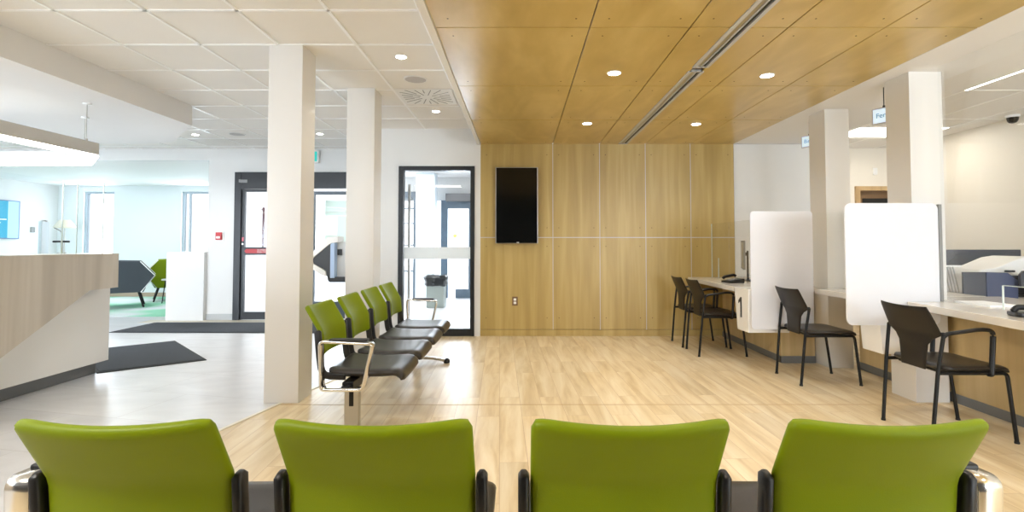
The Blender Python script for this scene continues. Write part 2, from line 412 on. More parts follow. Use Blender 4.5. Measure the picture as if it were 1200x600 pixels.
# entrance wall with the opening to the lounge
b = B(); b.box(-5.11, -4.67, YE, YE+.12, 0, HC); b.box(-4.67, -2.15, YE, YE+.12, 2.41, HC); b.box(-10.95, -5.11, YE, YE+.12, 2.61, HC)
b.box(-2.75, -2.15, YE, YE+.12, 0, 2.41); S('wall_entrance', b, M['wall'])
b = B(); b.box(-5.72, -5.11, YE-.08, YE+.12, 0, 1.11, .004, 1); S('wall_entrance', b, M['wall'])
b = B(); b.box(-5.11, -4.67, YE-.012, YE, 0, .1); S('baseboard_entrance', b, M['base'])
# black double entrance: leaf on the left, sidelight on the right
Y0 = YE-.03
b = B(); b.box(-4.67, -4.56, Y0, YE+.1, 0, 2.41, .003, 1); b.box(-4.56, -2.75, Y0, YE+.1, 2.14, 2.41, .003, 1)
b.box(-3.55, -3.42, Y0, YE+.1, 0, 2.14, .003, 1); b.box(-2.83, -2.75, Y0, YE+.1, 0, 2.14, .003, 1); b.box(-3.9, -3.84, Y0+.005, YE+.1, 0, 2.14)
d1 = S('door_1', b, M['frame'])
b = B(); b.box(-4.555, -4.51, YE, YE+.05, .01, 2.13); b.box(-3.9, -3.83, YE, YE+.05, .01, 2.13); b.box(-4.51, -3.9, YE, YE+.05, .01, .13); b.box(-4.51, -3.9, YE, YE+.05, 2.09, 2.13); b.box(-4.51, -3.9, YE-.004, YE+.05, 1.055, 1.185)
b.build('door_leaf', M['frame'], d1)
b = B(); b.box(-4.51, -3.9, YE+.02, YE+.028, .13, 2.09); b.build('glass_pane', M['glass'], d1)
b = B(); b.tube([(-4.25, YE+.1, 1.18), (-4.25, YE+.1, 1.84)], .02); b.tube([(-4.25, YE+.03, 1.22), (-4.25, YE+.1, 1.22)], .01); b.tube([(-4.25, YE+.03, 1.8), (-4.25, YE+.1, 1.8)], .01); b.build('pull_handle', flat('maroon_grip', (96, 52, 56), .4), d1)
b = B(); b.prism([(-4.50, 1.12), (-4.47, 1.155), (-3.9, 1.155), (-3.9, 1.085), (-4.47, 1.085)], 'Y', YE-.012, YE-.004)
pl = b.build('push_decal', M['red'], d1)
text('lettering', 'IN EMERGENCY', .034, M['white'], pl, (-4.17, YE-.013, 1.137), (PI/2, 0, 0)); text('lettering', 'PUSH TO OPEN', .034, M['white'], pl, (-4.17, YE-.013, 1.104), (PI/2, 0, 0))
b = B(); b.box(-4.545, -4.515, YE-.012, YE, 1.28, 1.345, .004); b.build('lock_indicator', flat('pink_red_switch', (220, 110, 125), .4), d1)
b = B(); b.cyl((-4.535, YE-.01, 1.235), .014, .012, 'Y', 16); b.build('lock_cylinder', M['steel'], d1)
b = B(); b.box(-4.575, -4.46, Y0-.004, Y0, 2.235, 2.285, .002, 1); b.box(-4.60, -4.57, Y0-.004, Y0, 2.24, 2.29); b.build('maker_plate', M['grey'], d1)
b = B(); b.box(-3.42, -3.37, YE, YE+.06, .02, 2.1); b.box(-3.37, -2.83, YE, YE+.06, 2.04, 2.1); b.box(-3.37, -2.83, YE, YE+.06, .12, .3); b.box(-3.37, -2.83, YE, YE+.06, .02, .12)
b.build('sidelight_frame', M['frame2'], d1)
b = B(); b.box(-3.37, -2.83, YE+.02, YE+.028, .3, 2.04); b.build('glass_pane', M['glass'], d1)
b = B(); b.box(-3.33, -2.84, YE+.35, YE+.353, 1.15, 1.98); b.build('roller_blind', frosted('pale_blind', (222, 232, 226), .5, 0), d1)
b = B(); b.tube([(-3.33, YE+.345, 1.78), (-3.1, YE+.345, 1.78), (-2.84, YE+.345, 1.74)], .008, 6); b.build('blind_cord', M['white'], d1)

# lounge beyond the opening
b = B(); WIN = [(-10.34, -9.62), (-8.02, -7.16)]
xs = [-10.95]+[v for w_ in WIN for v in w_]+[-5.1]
for i in range(0, len(xs), 2): b.box(xs[i], xs[i+1], YF, YF+.2, 0, 2.62)
for x0, x1 in WIN: b.box(x0, x1, YF, YF+.2, 0, .75); b.box(x0, x1, YF, YF+.2, 2.48, 2.62)
S('wall_lounge', b, flat('pale_blue_wall', (216, 222, 223), .6, var=.01))
for i, (x0, x1) in enumerate(WIN):
    b = B(); b.box(x0, x0+.05, YF+.05, YF+.12, .75, 2.48); b.box(x1-.05, x1, YF+.05, YF+.12, .75, 2.48); b.box(x0+.05, x1-.05, YF+.05, YF+.12, .75, .8); b.box(x0+.05, x1-.05, YF+.05, YF+.12, 2.43, 2.48)
    if i: b.box(x0+.14, x0+.18, YF+.05, YF+.12, .8, 2.43)
    w = S('window_%d' % (i+2), b, flat('pale_grey_frame', (176, 188, 198), .4))
    b = B(); b.box(x0+.05, x1-.05, YF+.08, YF+.085, .8, 2.43); b.build('glass_pane', M['glass'], w)
    b = B(); b.box(x0-.03, x1+.03, YF-.05, YF, .72, .75, .004); b.build('window_sill', M['white'], w)
b = B(); b.box(-11.07, -10.95, YB, YF+.2, 0, HC); S('wall_left', b, M['wall'])
b = B(); b.box(-10.95, -5.1, YE+.12, YF, 2.62, 2.7); S('ceiling', b, M['ceil'])
b = B(); b.box(-5.10, -4.98, YE+.12, YF, 0, 2.7); S('wall_lounge', b, M['wall'])
b = B(); b.box(-10.94, -5.12, YF-.012, YF, 0, .1); S('baseboard_lounge', b, flat('maple_baseboard', (170, 150, 130), .5))

# vestibule beyond the glass
b = B(); b.box(-4.98, -.6, YE+.12, 13.2, HC, HC+.1); b.box(-2.03, -.6, YW+.12, YE+.12, HC, HC+.1); S('ceiling', b, M['ceil'])
b = B(); b.box(-2.28, -1.87, 11.3, 11.7, 0, HC, .004, 1); S('column', b, flat('pale_blue_column', (214, 226, 234), .4, var=.01))
b = B(); b.box(-2.9, -.6, 12.15, 12.3, 2.25, HC); b.box(-.75, -.6, 12.15, 12.3, 0, 2.25); S('wall_vestibule', b, M['wall'])
b = B(); b.box(-1.84, -1.68, 12.02, 12.14, 0, 2.25); b.box(-1.68, -.75, 12.02, 12.14, 2.06, 2.25); b.box(-1.2, -1.08, 12.02, 12.14, .2, 2.06); b.box(-1.5, -.75, 12.02, 12.14, 0, .2); b.box(-.95, -.75, 12.02, 12.14, .2, 2.06)
d2 = S('door_2', b, flat('steel_blue_frame', (92, 108, 122), .4))
b = B(); b.box(-1.68, -.95, 12.07, 12.078, .2, 2.06); b.build('glass_pane', M['glass'], d2)
b = B(); b.box(-1.72, -.75, 11.9, 12.02, 2.22, 2.4, .005); b.build('door_operator', flat('bronze_operator', (120, 120, 122), .4, metal=.4), d2)
b = B(); b.cyl((-1.52, 12.062, 1.43), .045, .004, 'Y', 20); b.build('sticker', M['yellow'], d2)
b = B(); b.box(-2.9, -2.28, 12.0, 12.12, 2.3, 2.45); b.box(-2.47, -2.30, 11.98, 12.12, 0, 2.45)
for z in (1.2, 1.7, 2.05, .6): b.box(-2.9, -2.47, 12.02, 12.1, z, z+.03)
d4 = S('window_4', b, M['frame2'])
b = B(); b.box(-2.9, -2.3, 12.05, 12.056, .1, 2.3); b.build('glass_pane', M['glass'], d4)
b = B(); b.box(-1.63, -1.60, YW+.5, YW+.56, 0, 2.1); S('trim_6', b, M['steel'])
b = B(); b.box(-12, 1, 12.9, 30, -.1, -.02); S('exterior_paving', b, M['paving'])

# ceilings
b = B(); b.box(-11.0, -.575, YB, YE, HC, HC+.05); S('ceiling', b, M['tile_ceil'])
b = B()
X = -.68
while X > -11: b.box(X-.011, X+.011, YB, YE, HC-.007, HC+.001); X -= .615
Y = 3.43-.6*11
while Y < YE: b.box(-11, -.575, Y-.011, Y+.011, HC-.007, HC+.001); Y += .602
b.box(-.60, -.575, YB, YW, HC-.006, HC); S('ceiling_grid', b, M['tbar'])
b = B(); b.box(-.59, -.541, YB, YW, HW-.012, HC+.05, .003, 1); S('trim_7', b, M['ceil'])
# maple ceiling panels
CY_ = [YB, -1.62, -.4, .82, 2.03, 3.24, 4.45, 5.67, YW]
SLX0, SLX1 = 1.335, 1.435
b = B(); b.box(-.541, 2.89, YB, YW+.02, HW+.02, HW+.1); S('ceiling', b, M['groove'])
b = B()
for i in range(5):
    for j in range(8):
        x0, x1, y0, y1 = SX[i]+.004, SX[i+1]-.004, CY_[j]+.005, (CY_[j+1]-.005 if j < 7 else YW+.02)
        if i == 2:
            b.box(x0, SLX0, y0, y1, HW, HW+.022, .001, 1); b.box(SLX1, x1, y0, y1, HW, HW+.022, .001, 1)
        else: b.box(x0, x1, y0, y1, HW, HW+.022, .001, 1)
S('ceiling', b, M['woodceil'])
b = B()
for i in range(5):
    for j in range(8):
        for x in (SX[i]+.1, SX[i+1]-.1):
            for y in (CY_[j]+.13, CY_[j+1]-.13):
                if not (i == 2 and abs(x-1.385) < .08): b.cyl((x, y, HW-.001), .006, .003, 'Z', 8)
S('trim_8', b, M['groove'])
# two linear slot diffusers
for k, (y0, y1) in enumerate(((-1.5, 3.97), (4.06, 7.01))):
    t = thing('slot_diffuser', ['long grey linear air slot in the maple ceiling, the nearer one', 'grey linear air slot in the maple ceiling ending at the back wall'][k], 'air vent', ((SLX0+SLX1)/2, (y0+y1)/2, HW), group='linear air slots in the maple ceiling')
    b = B()
    for x0, x1 in ((SLX0-.012, SLX0+.014), (SLX0+.046, SLX0+.056), (SLX1-.014, SLX1+.012)): b.box(x0, x1, y0, y1, HW-.008, HW+.02)
    b.box(SLX0, SLX1, y0, y0+.012, HW-.006, HW+.02); b.box(SLX0, SLX1, y1-.012, y1, HW-.006, HW+.02)
    b.build('frame', M['reveal'], t, world=True)
    b = B(); b.prism([(SLX0+.014, HW+.015), (SLX0+.044, HW-.002), (SLX0+.046, HW+.002), (SLX0+.016, HW+.019)], 'Y', y0+.01, y1-.01); b.build('air_blade', M['steel'], t, world=True)
    b = B(); b.prism([(SLX0+.058, HW+.015), (SLX1-.016, HW+.004), (SLX1-.016, HW+.008), (SLX0+.058, HW+.019)], 'Y', y0+.01, y1-.01); b.build('air_blade', M['dgrey'], t, world=True)
    b = B(); b.box(SLX0, SLX1, y0, y1, HW+.018, HW+.021); b.build('backing', M['black'], t, world=True)
# white bulkhead over the counters and the office tile ceiling
b = B(); b.box(2.89, 3.94, YB, YW, HW, HC+.05); b.box(2.89, 4.08, YW-.01, YW+.01, HW, HC); S('ceiling', b, M['ceil'])
b = B(); b.box(3.94, 6.14, YB, 8.5, HC, HC+.05); S('ceiling', b, M['ceil'])
b = B()
for X in (4.55, 5.16, 5.77): b.box(X-.012, X+.012, YB, 8.44, HC-.004, HC+.001)
Y = -3.2
while Y < 8.4: b.box(3.94, 6.14, Y-.012, Y+.012, HC-.004, HC+.001); Y += 1.21
S('ceiling_grid', b, M['tbar'])
# lowered bulkhead over the reception desk, with chamfered end
b = B(); b.prism([(-3.73, YB), (-3.73, 5.87), (-3.95, 6.1), (-4.57, 6.8), (-5.0, 6.92), (-10.94, 6.92), (-10.94, YB)], 'Z', 2.57, HC); S('ceiling', b, M['ceil'])
# wall behind the camera: solid in the middle, big windows left and right
b = B(); BW = [(-10.3, -7.2), (-6.6, -3.9), (-3.4, -1.5), (1.3, 3.5), (3.8, 5.9)]
xs = [-11.0]+[v for w_ in BW for v in w_]+[6.2]
for i in range(0, len(xs), 2): b.box(xs[i], xs[i+1], YB-.2, YB, 0, HC)
for x0, x1 in BW: b.box(x0, x1, YB-.2, YB, 0, .5); b.box(x0, x1, YB-.2, YB, 2.5, HC)
S('wall_front', b, M['wall'])
for i, (x0, x1) in enumerate(BW):
    b = B(); mid = (x0+x1)/2
    for a, c in ((x0, x0+.05), (mid-.03, mid+.03), (x1-.05, x1)): b.box(a, c, YB-.12, YB-.05, .5, 2.5)
    b.box(x0, x1, YB-.12, YB-.05, .5, .55); b.box(x0, x1, YB-.12, YB-.05, 2.45, 2.5)
    S('window_%d' % (i+5), b, M['frame'])

b = B(); b.box(-4.4, 2.0, -.85, -.73, 0, HC); S('wall_front', b, flat('charcoal_light_blocker', (62, 62, 64), .7))  # added unseen blocker, keeps window light off the front seat backs
# ------------------------------------------------------------------ columns
def column(x0, x1, y0, y1, h): b = B(); b.box(x0, x1, y0, y1, 0, h, .004, 2); return S('column', b, M['col'])
column(-1.98, -1.713, 4.05, 4.31, HC); column(-1.745, -1.465, 5.19, 5.45, HC)
column(3.065, 3.325, 4.07, 4.34, HW); column(3.06, 3.305, 5.20, 5.49, HW)

# ------------------------------------------------------------------ beam seating rows
def sinspace(n, pw=1.0): return [math.sin(PI/2*(-1+2*i/(n-1))) for i in range(n)]
def piece(v, pts):
    for (a, p), (c, q) in zip(pts, pts[1:]):
        if v <= c: t = (v-a)/(c-a) if c > a else 0; return p+(q-p)*t
    return pts[-1][1]
def smooth(t): return t*t*(3-2*t)
def corner(u, v, r=.16):
    """pull grid corners in so that the outline has round corners"""
    cu = max(0, abs(u)-(1-r))/r; cv = max(0, abs(v)-(1-r))/r
    k = (1-.29*min(cu, cv)) if min(cu, cv) > 0 else 1
    return k
def back_f(cx):
    def f(u, v):
        s = (v+1)/2                     # 0 bottom .. 1 top
        cu = max(0, abs(u)-.86)/.14; cv = max(0, abs(v)-.86)/.14; k = cu*cv
        z = .52+s*.315
        zk = .665
        if z < zk: y = -.245-.03*0-(zk-z)*0.02; y = -.262+.012*(1-(z-.52)/(zk-.52))
        else: y = -.262-.098*((z-zk)/(.835-zk))
        w = .222
        w -= .007*k
        z -= .008*k*(1 if v > 0 else -1)
        z -= .012*(1-u*u)*max(0, v)
        y -= .030*(1-u*u)
        return Vector((cx+u*w, y, z))
    return f
def seat_f(cx, w=.25, y0=-.215, yl=.50, zt=.425):
    def f(u, v):
        s = (v+1)/2
        cu = max(0, abs(u)-.85)/.15; cv = max(0, abs(v)-.85)/.15; k = cu*cv
        y = y0+s*yl
        z = zt-.012*math.sin(s*PI)-.008*(1-u*u)
        if s > .82: q = (s-.82)/.18; z -= .055*q*q; y -= .02*q*q
        if s < .15: z += .012*(1-s/.15)
        return Vector((cx+u*(w-.02*k), y-.02*k*(1 if v > 0 else -1), z))
    return f
def beam_row(label, loc, rz, lead):
    t = thing('beam_seating', label, 'row of seats', loc, rz, None)
    n = 4; sp = .575
    b = B(); b.box(-1.16, 1.16, -.10, -.03, .315, .375, .006); b.build('beam', M['black'], t)
    us = sinspace(21); vs = sinspace(19)
    for i in range(n):
        cx = (i-1.5)*sp
        b = B(); b.pad(back_f(cx), us, vs, .017, .017, 22); b.build('backrest', M['green'], t, ang=60)
        b = B(); b.pad(seat_f(cx), us, sinspace(19), .028, .026, 10); b.build('seat_cushion', M['leather'], t, ang=60)
        b = B(); b.box(cx-.15, cx+.15, -.16, .12, .37, .398, .01); b.box(cx-.1, cx+.1, -.11, -.02, .345, .375)
        b.build('seat_pan', M['bplastic'], t)
        for s in (-1, 1):
            x = cx+s*.238
            b = B(); P = rounded([(x, -.10, .395), (x, -.245, .40), (x, -.262, .52), (x, -.275, .672)], .05, 4)
            P += [Vector((x, -.276, .682))]
            bm = b.bm; rings = []
            for i, q in enumerate(P):
                tt = (P[min(i+1, len(P)-1)]-P[max(i-1, 0)]).normalized(); nn = Vector((0, -tt.z, tt.y)); k = .55 if i == len(P)-1 else 1
                rings.append([bm.verts.new(q+Vector((.0135*k*math.copysign(abs(math.cos(a))**.6, math.cos(a)), 0, 0))+nn*.022*k*math.copysign(abs(math.sin(a))**.6, math.sin(a))) for a in [2*PI*(j+.5)/16 for j in range(16)]])
            for A, D in zip(rings, rings[1:]):
                for j in range(16): bm.faces.new((A[j], A[(j+1) % 16], D[(j+1) % 16], D[j]))
            bm.faces.new(rings[0][::-1]); bm.faces.new(rings[-1]); bmesh.ops.recalc_face_normals(bm, faces=bm.faces[:])
            b.build('back_bracket', M['bplastic'], t, ang=55)
    for s in (-1, 1):
        x = s*1.207
        b = B(); P = rounded([(x, -.205, .345), (x, .045, .345), (x, .105, .62), (x, -.215, .635)], .028, 6, True)
        # band: width across x, thin radially
        bm = b.bm; rings = []; m = len(P)
        for i in range(m):
            tt = (P[(i+1) % m]-P[i-1]).normalized(); nn = Vector((0, -tt.z, tt.y))
            rings.append([bm.verts.new(P[i]+Vector((dx, 0, 0))+nn*dn) for dx, dn in ((-.032, -.005), (-.029, -.008), (.029, -.008), (.032, -.005), (.032, .005), (.029, .008), (-.029, .008), (-.032, .005))])
        for i in range(m):
            A, D = rings[i], rings[(i+1) % m]
            for j in range(8): bm.faces.new((A[j], A[(j+1) % 8], D[(j+1) % 8], D[j]))
        bmesh.ops.recalc_face_normals(bm, faces=bm.faces[:])
        ar = b.build('armrest', M['chrome'], t, ang=50)
        b = B(); b.box(x-.027, x+.027, -.16, .075, .634, .65, .007, 3); b.build('arm_pad', M['bplastic'], ar)
        b = B(); b.box(min(x, s*1.12), max(x, s*1.12), -.09, -.04, .33, .36, .004); b.build('arm_bracket', M['black'], t)
        lx = s*1.045
        b = B(); b.box(lx-.026, lx+.026, -.115, -.025, .05, .318, .004); lg = b.build('leg', M['steel'], t)
        b = B(); b.box(lx-.0275, lx+.0275, -.085, -.055, .2, .31, .003); b.build('leg_insert', M['black'], lg)
        b = B(); P = [(lx, -.30, .022), (lx, -.18, .036), (lx, -.07, .058), (lx, .1, .045), (lx, .235, .022)]
        b.sweep(P, [(-.022, -.012), (.022, -.012), (.022, .010), (.014, .014), (-.014, .014), (-.022, .010)]); ft = b.build('foot', M['chrome'], t)
        for gy in (.235, -.30):
            b = B(); b.lathe([(.03, 0), (.034, .012), (.03, .032), (.012, .046)], (lx, gy, 0), 16); b.build('glide', M['bplastic'], ft)
    return t
beam_row('row of four green backed seats seen from behind, nearest the camera', (-.042, 1.53, 0), 0, True)
beam_row('row of four green backed seats in side view, by the white columns', (-1.0, 4.395, 0), -PI/2, False)

# ------------------------------------------------------------------ guest chairs
def guest_chair(label, loc, rz, arms, group):
    t = thing('guest_chair', label, 'chair', loc, rz, group)
    prof_w = [(.42, .105), (.5, .112), (.585, .125), (.625, .16), (.66, .226), (.70, .226), (.80, .214), (.835, .205)]
    def f(u, v):
        s = (v+1)/2; z = .425+s*.41
        w = piece(z, prof_w)
        y = piece(z, [(.42, -.205), (.6, -.20), (.66, -.19), (.835, -.268)])
        y -= .02*(1-u*u)*min(1, max(0, (z-.55)/.1))
        z2 = z-.008*(1-u*u)*s
        return Vector((u*w, y, z2))
    zs = [.425, .44, .5, .56, .585, .605, .625, .645, .66, .675, .7, .75, .8, .825, .835]
    b = B(); b.pad(f, sinspace(15), [(z-.425)/.41*2-1 for z in zs], .008, .008, 14); b.build('backrest', M['brownshell'], t, ang=50)
    def g(u, v):
        s = (v+1)/2; cu = max(0, abs(u)-.8)/.2; cv = max(0, abs(v)-.8)/.2; k = cu*cv
        z = .458-.01*(1-u*u)*math.sin(s*PI)
        if s > .8: z -= .028*((s-.8)/.2)**2
        return Vector((u*(.235-.025*k), -.20+s*.445-.025*k*(1 if v > 0 else -1), z))
    b = B(); b.pad(g, sinspace(15), sinspace(15), .022, .022, 8); b.build('seat', M['leather'], t, ang=60)
    b = B(); b.box(-.19, .19, -.17, .19, .418, .438, .008); b.build('seat_pan', M['bplastic'], t)
    for s in (-1, 1):
        top = (s*.238, -.19, .672)
        b = B(); b.tube([(s*.216, -.26, .008), (s*.226, -.222, .44), top], .0115, 14); b.tube([top, (s*.2, -.195, .668)], .01, 8); lg = b.build('leg', M['black'], t)
        b = B(); b.cyl((s*.216, -.26, 0), .014, .012, 'Z', 12); b.build('foot_cap', M['bplastic'], lg)
        b = B(); b.tube(rounded([(s*.216, .26, .008), (s*.222, .205, .43), (s*.222, -.22, .43)], .03, 4), .0115, 14); lg = b.build('leg', M['black'], t)
        b = B(); b.cyl((s*.216, .26, 0), .014, .012, 'Z', 12); b.build('foot_cap', M['bplastic'], lg)
        if arms:
            b = B(); x = s*.232
            P = rounded([(s*.236, -.192, .655), (x, -.165, .672), (x, .04, .70), (x, .12, .694), (x, .102, .42), (s*.235, .08, .425)], .05, 6)
            b.tube(P, .016, 12, ry=.012); b.build('armrest', M['bplastic'], t, ang=60)
    return t
R = -PI/2
G = 'black guest chairs at the service counters'
guest_chair('black armchair of the far pair, closest to the maple wall', (2.19, 6.45, 0), R, True, G)
guest_chair('black armchair of the far pair, at the counter end marked 1', (2.21, 5.94, 0), R, True, G)
guest_chair('armless black guest chair in front of the far white column', (2.69, 4.765, 0), R, False, G)
guest_chair('black armchair nearest the camera, in front of the large white screen', (2.79, 3.455, 0), R, True, G)

# ------------------------------------------------------------------ service counters
CT = .79
# bay 1
t = thing('service_counter', 'white topped service counter marked 1 beside the maple wall', 'counter', (2.7, 6.2, 0), group='service counter bays')
b = B(); b.prism([(2.24, 6.99), (2.2, 5.38), (3.04, 5.38), (3.04, 5.52), (3.9, 5.52), (3.9, 6.99)], 'Z', CT-.05, CT, .003); b.build('countertop', M['count'], t, world=True)
b = B(); b.box(2.70, 2.72, 5.45, 6.99, .07, CT-.05); b.box(2.70, 3.05, 5.43, 5.45, .07, CT-.05); b.build('front_panel', M['woodcounter'], t, world=True)
b = B(); b.box(2.695, 2.72, 5.425, 6.99, 0, .07); b.box(2.695, 3.05, 5.42, 5.45, 0, .07); b.build('kickplate', M['plinth'], t, world=True)
b = B(); bm = b.bm
x0, x1 = 2.2, 2.60
vb = [bm.verts.new(p) for p in ((x0+.03, 5.06, .37), (x1, 5.06, .37), (x1, 5.31, .37), (x0, 5.31, .37))]; vb[0].co.x = x0+.0
vt = [bm.verts.new(p) for p in ((x0, 5.045, CT), (x1, 5.045, CT), (x1, 5.375, CT), (x0, 5.375, CT))]
bm.faces.new(vb[::-1]); bm.faces.new(vt)
for i in range(4): bm.faces.new((vb[i], vb[(i+1) % 4], vt[(i+1) % 4], vt[i]))
bmesh.ops.recalc_face_normals(bm, faces=bm.faces[:]); bmesh.ops.bevel(bm, geom=bm.edges[:], offset=.004, segments=2, profile=.5, affect='EDGES')
ep = b.build('end_box', M['laminate'], t, world=True)
b = B(); bm = b.bm
# numeral 1 in charcoal on the left face of the end box, 20 cm tall
num = [(-.012, -.10), (.016, -.10), (.016, .10), (-.008, .10), (-.055, .062), (-.055, .034), (-.012, .064)]
b.prism([(5.215-p[0], .60+p[1]) for p in num], 'X', x0-.004, x0+.001)
b.build('numeral', M['dgrey'], ep, world=True)
# bay 2
t = thing('service_counter', 'white topped counter bay between the two right hand columns', 'counter', (3.3, 4.75, 0), group='service counter bays')
b = B(); b.prism([(2.89, 5.13), (3.335, 5.13), (3.335, 5.50), (3.9, 5.50), (3.9, 4.38), (2.92, 4.38)], 'Z', CT-.05, CT, .003); b.build('countertop', M['count'], t, world=True)
b = B(); b.box(3.34, 3.36, 4.38, 5.16, .07, CT-.05); b.build('front_panel', M['woodcounter'], t, world=True)
b = B(); b.box(3.333, 3.36, 4.38, 5.16, 0, .07); b.build('kickplate', M['plinth'], t, world=True)
# bay 3
t = thing('service_counter', 'nearest white topped counter bay at the right edge', 'counter', (3.3, 3.2, 0), group='service counter bays')
b = B(); b.prism([(2.935, 3.962), (3.222, 3.962), (3.222, 4.05), (3.335, 4.05), (3.335, 4.36), (4.0, 4.36), (4.0, 1.6), (2.66, 1.6)], 'Z', CT-.05, CT, .003); b.build('countertop', M['count'], t, world=True)
b = B(); b.box(3.37, 3.39, 1.6, 4.34, .07, CT-.05); b.build('front_panel', M['woodcounter'], t, world=True)
b = B(); b.box(3.363, 3.39, 1.6, 4.34, 0, .07); b.build('kickplate', M['plinth'], t, world=True)
b = B(); b.prism([(2.79, CT-.055), (2.82, .37), (3.04, .37), (3.04, CT-.055)], 'Y', 4.08, 4.32, .003); b.build('end_box', M['laminate'], t, world=True)
# screens
def screen(label, x0, x1, y, z0, z1, r, rail):
    t = thing('privacy_screen', label, 'screen', ((x0+x1)/2, y, z0), group='white privacy screens at the counters')
    b = B(); b.prism(rrect(x0, x1, z0, z1, r), 'Y', y-.006, y+.006, .002); b.build('panel', M['screenw'], t, world=True)
    if rail:
        b = B(); b.box(rail-.012, rail+.012, y-.012, y+.012, CT, z1-.01, .003); b.build('channel', M['grey'], t, world=True)
    return t
screen('large white rounded privacy screen on the counter end marked 1', 2.215, 2.815, 5.02, .41, 1.545, .03, None)
screen('large white rounded privacy screen at the near column, beside the armchair', 2.48, 3.192, 3.98, .61, 1.54, .05, 3.205)
t = thing('glass_guard', 'clear edge guard with grey channel standing before the far column', 'guard', (3.2, 5.17, CT), group='clear guards on the counters')
b = B(); b.box(2.9, 3.22, 5.145, 5.15, CT, 1.54); b.build('pane', M['acrylic'], t, world=True)
b = B(); b.box(3.222, 3.24, 5.135, 5.16, CT, 1.54, .002); b.build('channel', M['grey'], t, world=True)
t = thing('glass_guard', 'clear guard along the counter marked 1, ending at the maple wall', 'guard', (2.55, 6.3, CT), group='clear guards on the counters')
b = B(); b.box(2.55, 2.556, 5.45, 6.95, CT, 1.50); b.build('pane', M['acrylic'], t, world=True)
b = B(); b.box(2.548, 2.558, 6.95, 6.957, CT, 1.50); b.box(2.548, 2.558, 6.72, 6.727, CT, 1.05); b.build('pane_edge', M['edge'], t, world=True)
t = thing('glass_guard', 'clear guard with a document slot on the nearest counter', 'guard', (3.2, 3.5, CT), group='clear guards on the counters')
b = B(); b.prism([(3.96, CT), (3.47, CT), (3.47, .95), (2.2, .95), (2.2, 2.585), (3.96, 2.585)], 'X', 3.2, 3.206); b.build('pane', M['acrylic'], t, world=True)
b = B(); b.box(3.198, 3.208, 3.464, 3.47, CT, .95); b.box(3.198, 3.208, 2.2, 3.464, .948, .953); b.build('pane_edge', M['edge'], t, world=True)

# items on the counters
t = thing('monitor', 'grey computer monitor seen edge-on on the counter marked 1', 'monitor', (2.69, 6.3, CT), math.radians(-110))
b = B(); b.prism(rrect(-.26, .26, .14, .48, .012), 'Y', -.012, .012, .003); mo = b.build('housing', M['grey'], t)
b = B(); b.box(-.25, .25, -.0135, -.0125, .155, .465); b.build('display', M['tv'], mo)
b = B(); b.box(-.03, .03, .04, .06, .01, .36, .005); b.box(-.025, .025, .012, .05, .3, .34, .004); b.build('stand', M['dgrey'], t)
b = B(); b.prism(rrect(-.12, .12, -.08, .1, .03), 'Z', 0, .012, .003); b.build('base', M['dgrey'], t)
t = thing('desk_phone', 'black desk phone at the open end of the counter marked 1', 'phone', (2.42, 5.95, CT), math.radians(-80))
b = B(); b.prism([(-.09, 0), (.09, 0), (.09, .05), (-.09, .022)], 'X', -.09, .09, .006); b.build('body', M['bplastic'], t)
b = B(); b.tube(rounded([(-.07, -.08, .045), (-.07, -.06, .065), (-.07, .06, .085), (-.07, .08, .07)], .02), .016, 10); b.build('handset', M['black'], t)
b = B()
for i in range(3):
    for j in range(4): b.box(-.02+i*.032, .002+i*.032, -.07+j*.026, -.053+j*.026, .028+j*.004, .040+j*.004, .002, 1)
b.build('keys', M['grey'], t)
t = thing('card_terminal', 'black card terminal with cable beside the monitor', 'card terminal', (2.68, 5.85, CT), math.radians(-60))
b = B(); b.prism([(-.08, .0), (.08, .0), (.08, .07), (.03, .075), (-.08, .03)], 'X', -.04, .04, .005); b.build('body', M['bplastic'], t)
b = B(); b.tube(rounded([(0, .08, .02), (0, .16, .02), (.06, .2, .15), (.1, .22, .3)], .04), .004, 6); b.build('cable', M['white'], t)
t = thing('leaflet_holder', 'small clear holder with white cards near the number 1 box', 'holder', (2.50, 5.52, CT), math.radians(-90))
b = B(); b.box(-.05, .05, -.03, .0, 0, .07); b.build('tray', M['acrylic'], t)
b = B(); b.box(-.045, .045, -.025, -.005, .003, .10, .001); b.build('card_stack', M['paper'], t)
t = thing('desk_phone', 'black phone handset cradle on the nearest counter at right edge', 'phone', (3.06, 3.13, CT), math.radians(-20))
b = B(); b.prism(rrect(-.1, .1, -.07, .07, .03), 'Z', 0, .028, .008); b.build('cradle', M['bplastic'], t)
b = B(); b.tube(rounded([(-.09, 0, .03), (-.07, 0, .055), (.07, 0, .055), (.09, 0, .03)], .02), .017, 12); b.build('handset', M['black'], t)
o = B(); o.box(3.25, 3.47, 3.62, 3.92, CT, CT+.012, .002); tag(o.build('paper_stack', M['paper'], loc=(3.36, 3.77, CT)), 'thin stack of white paper on the counter behind the clear guard', 'paper')

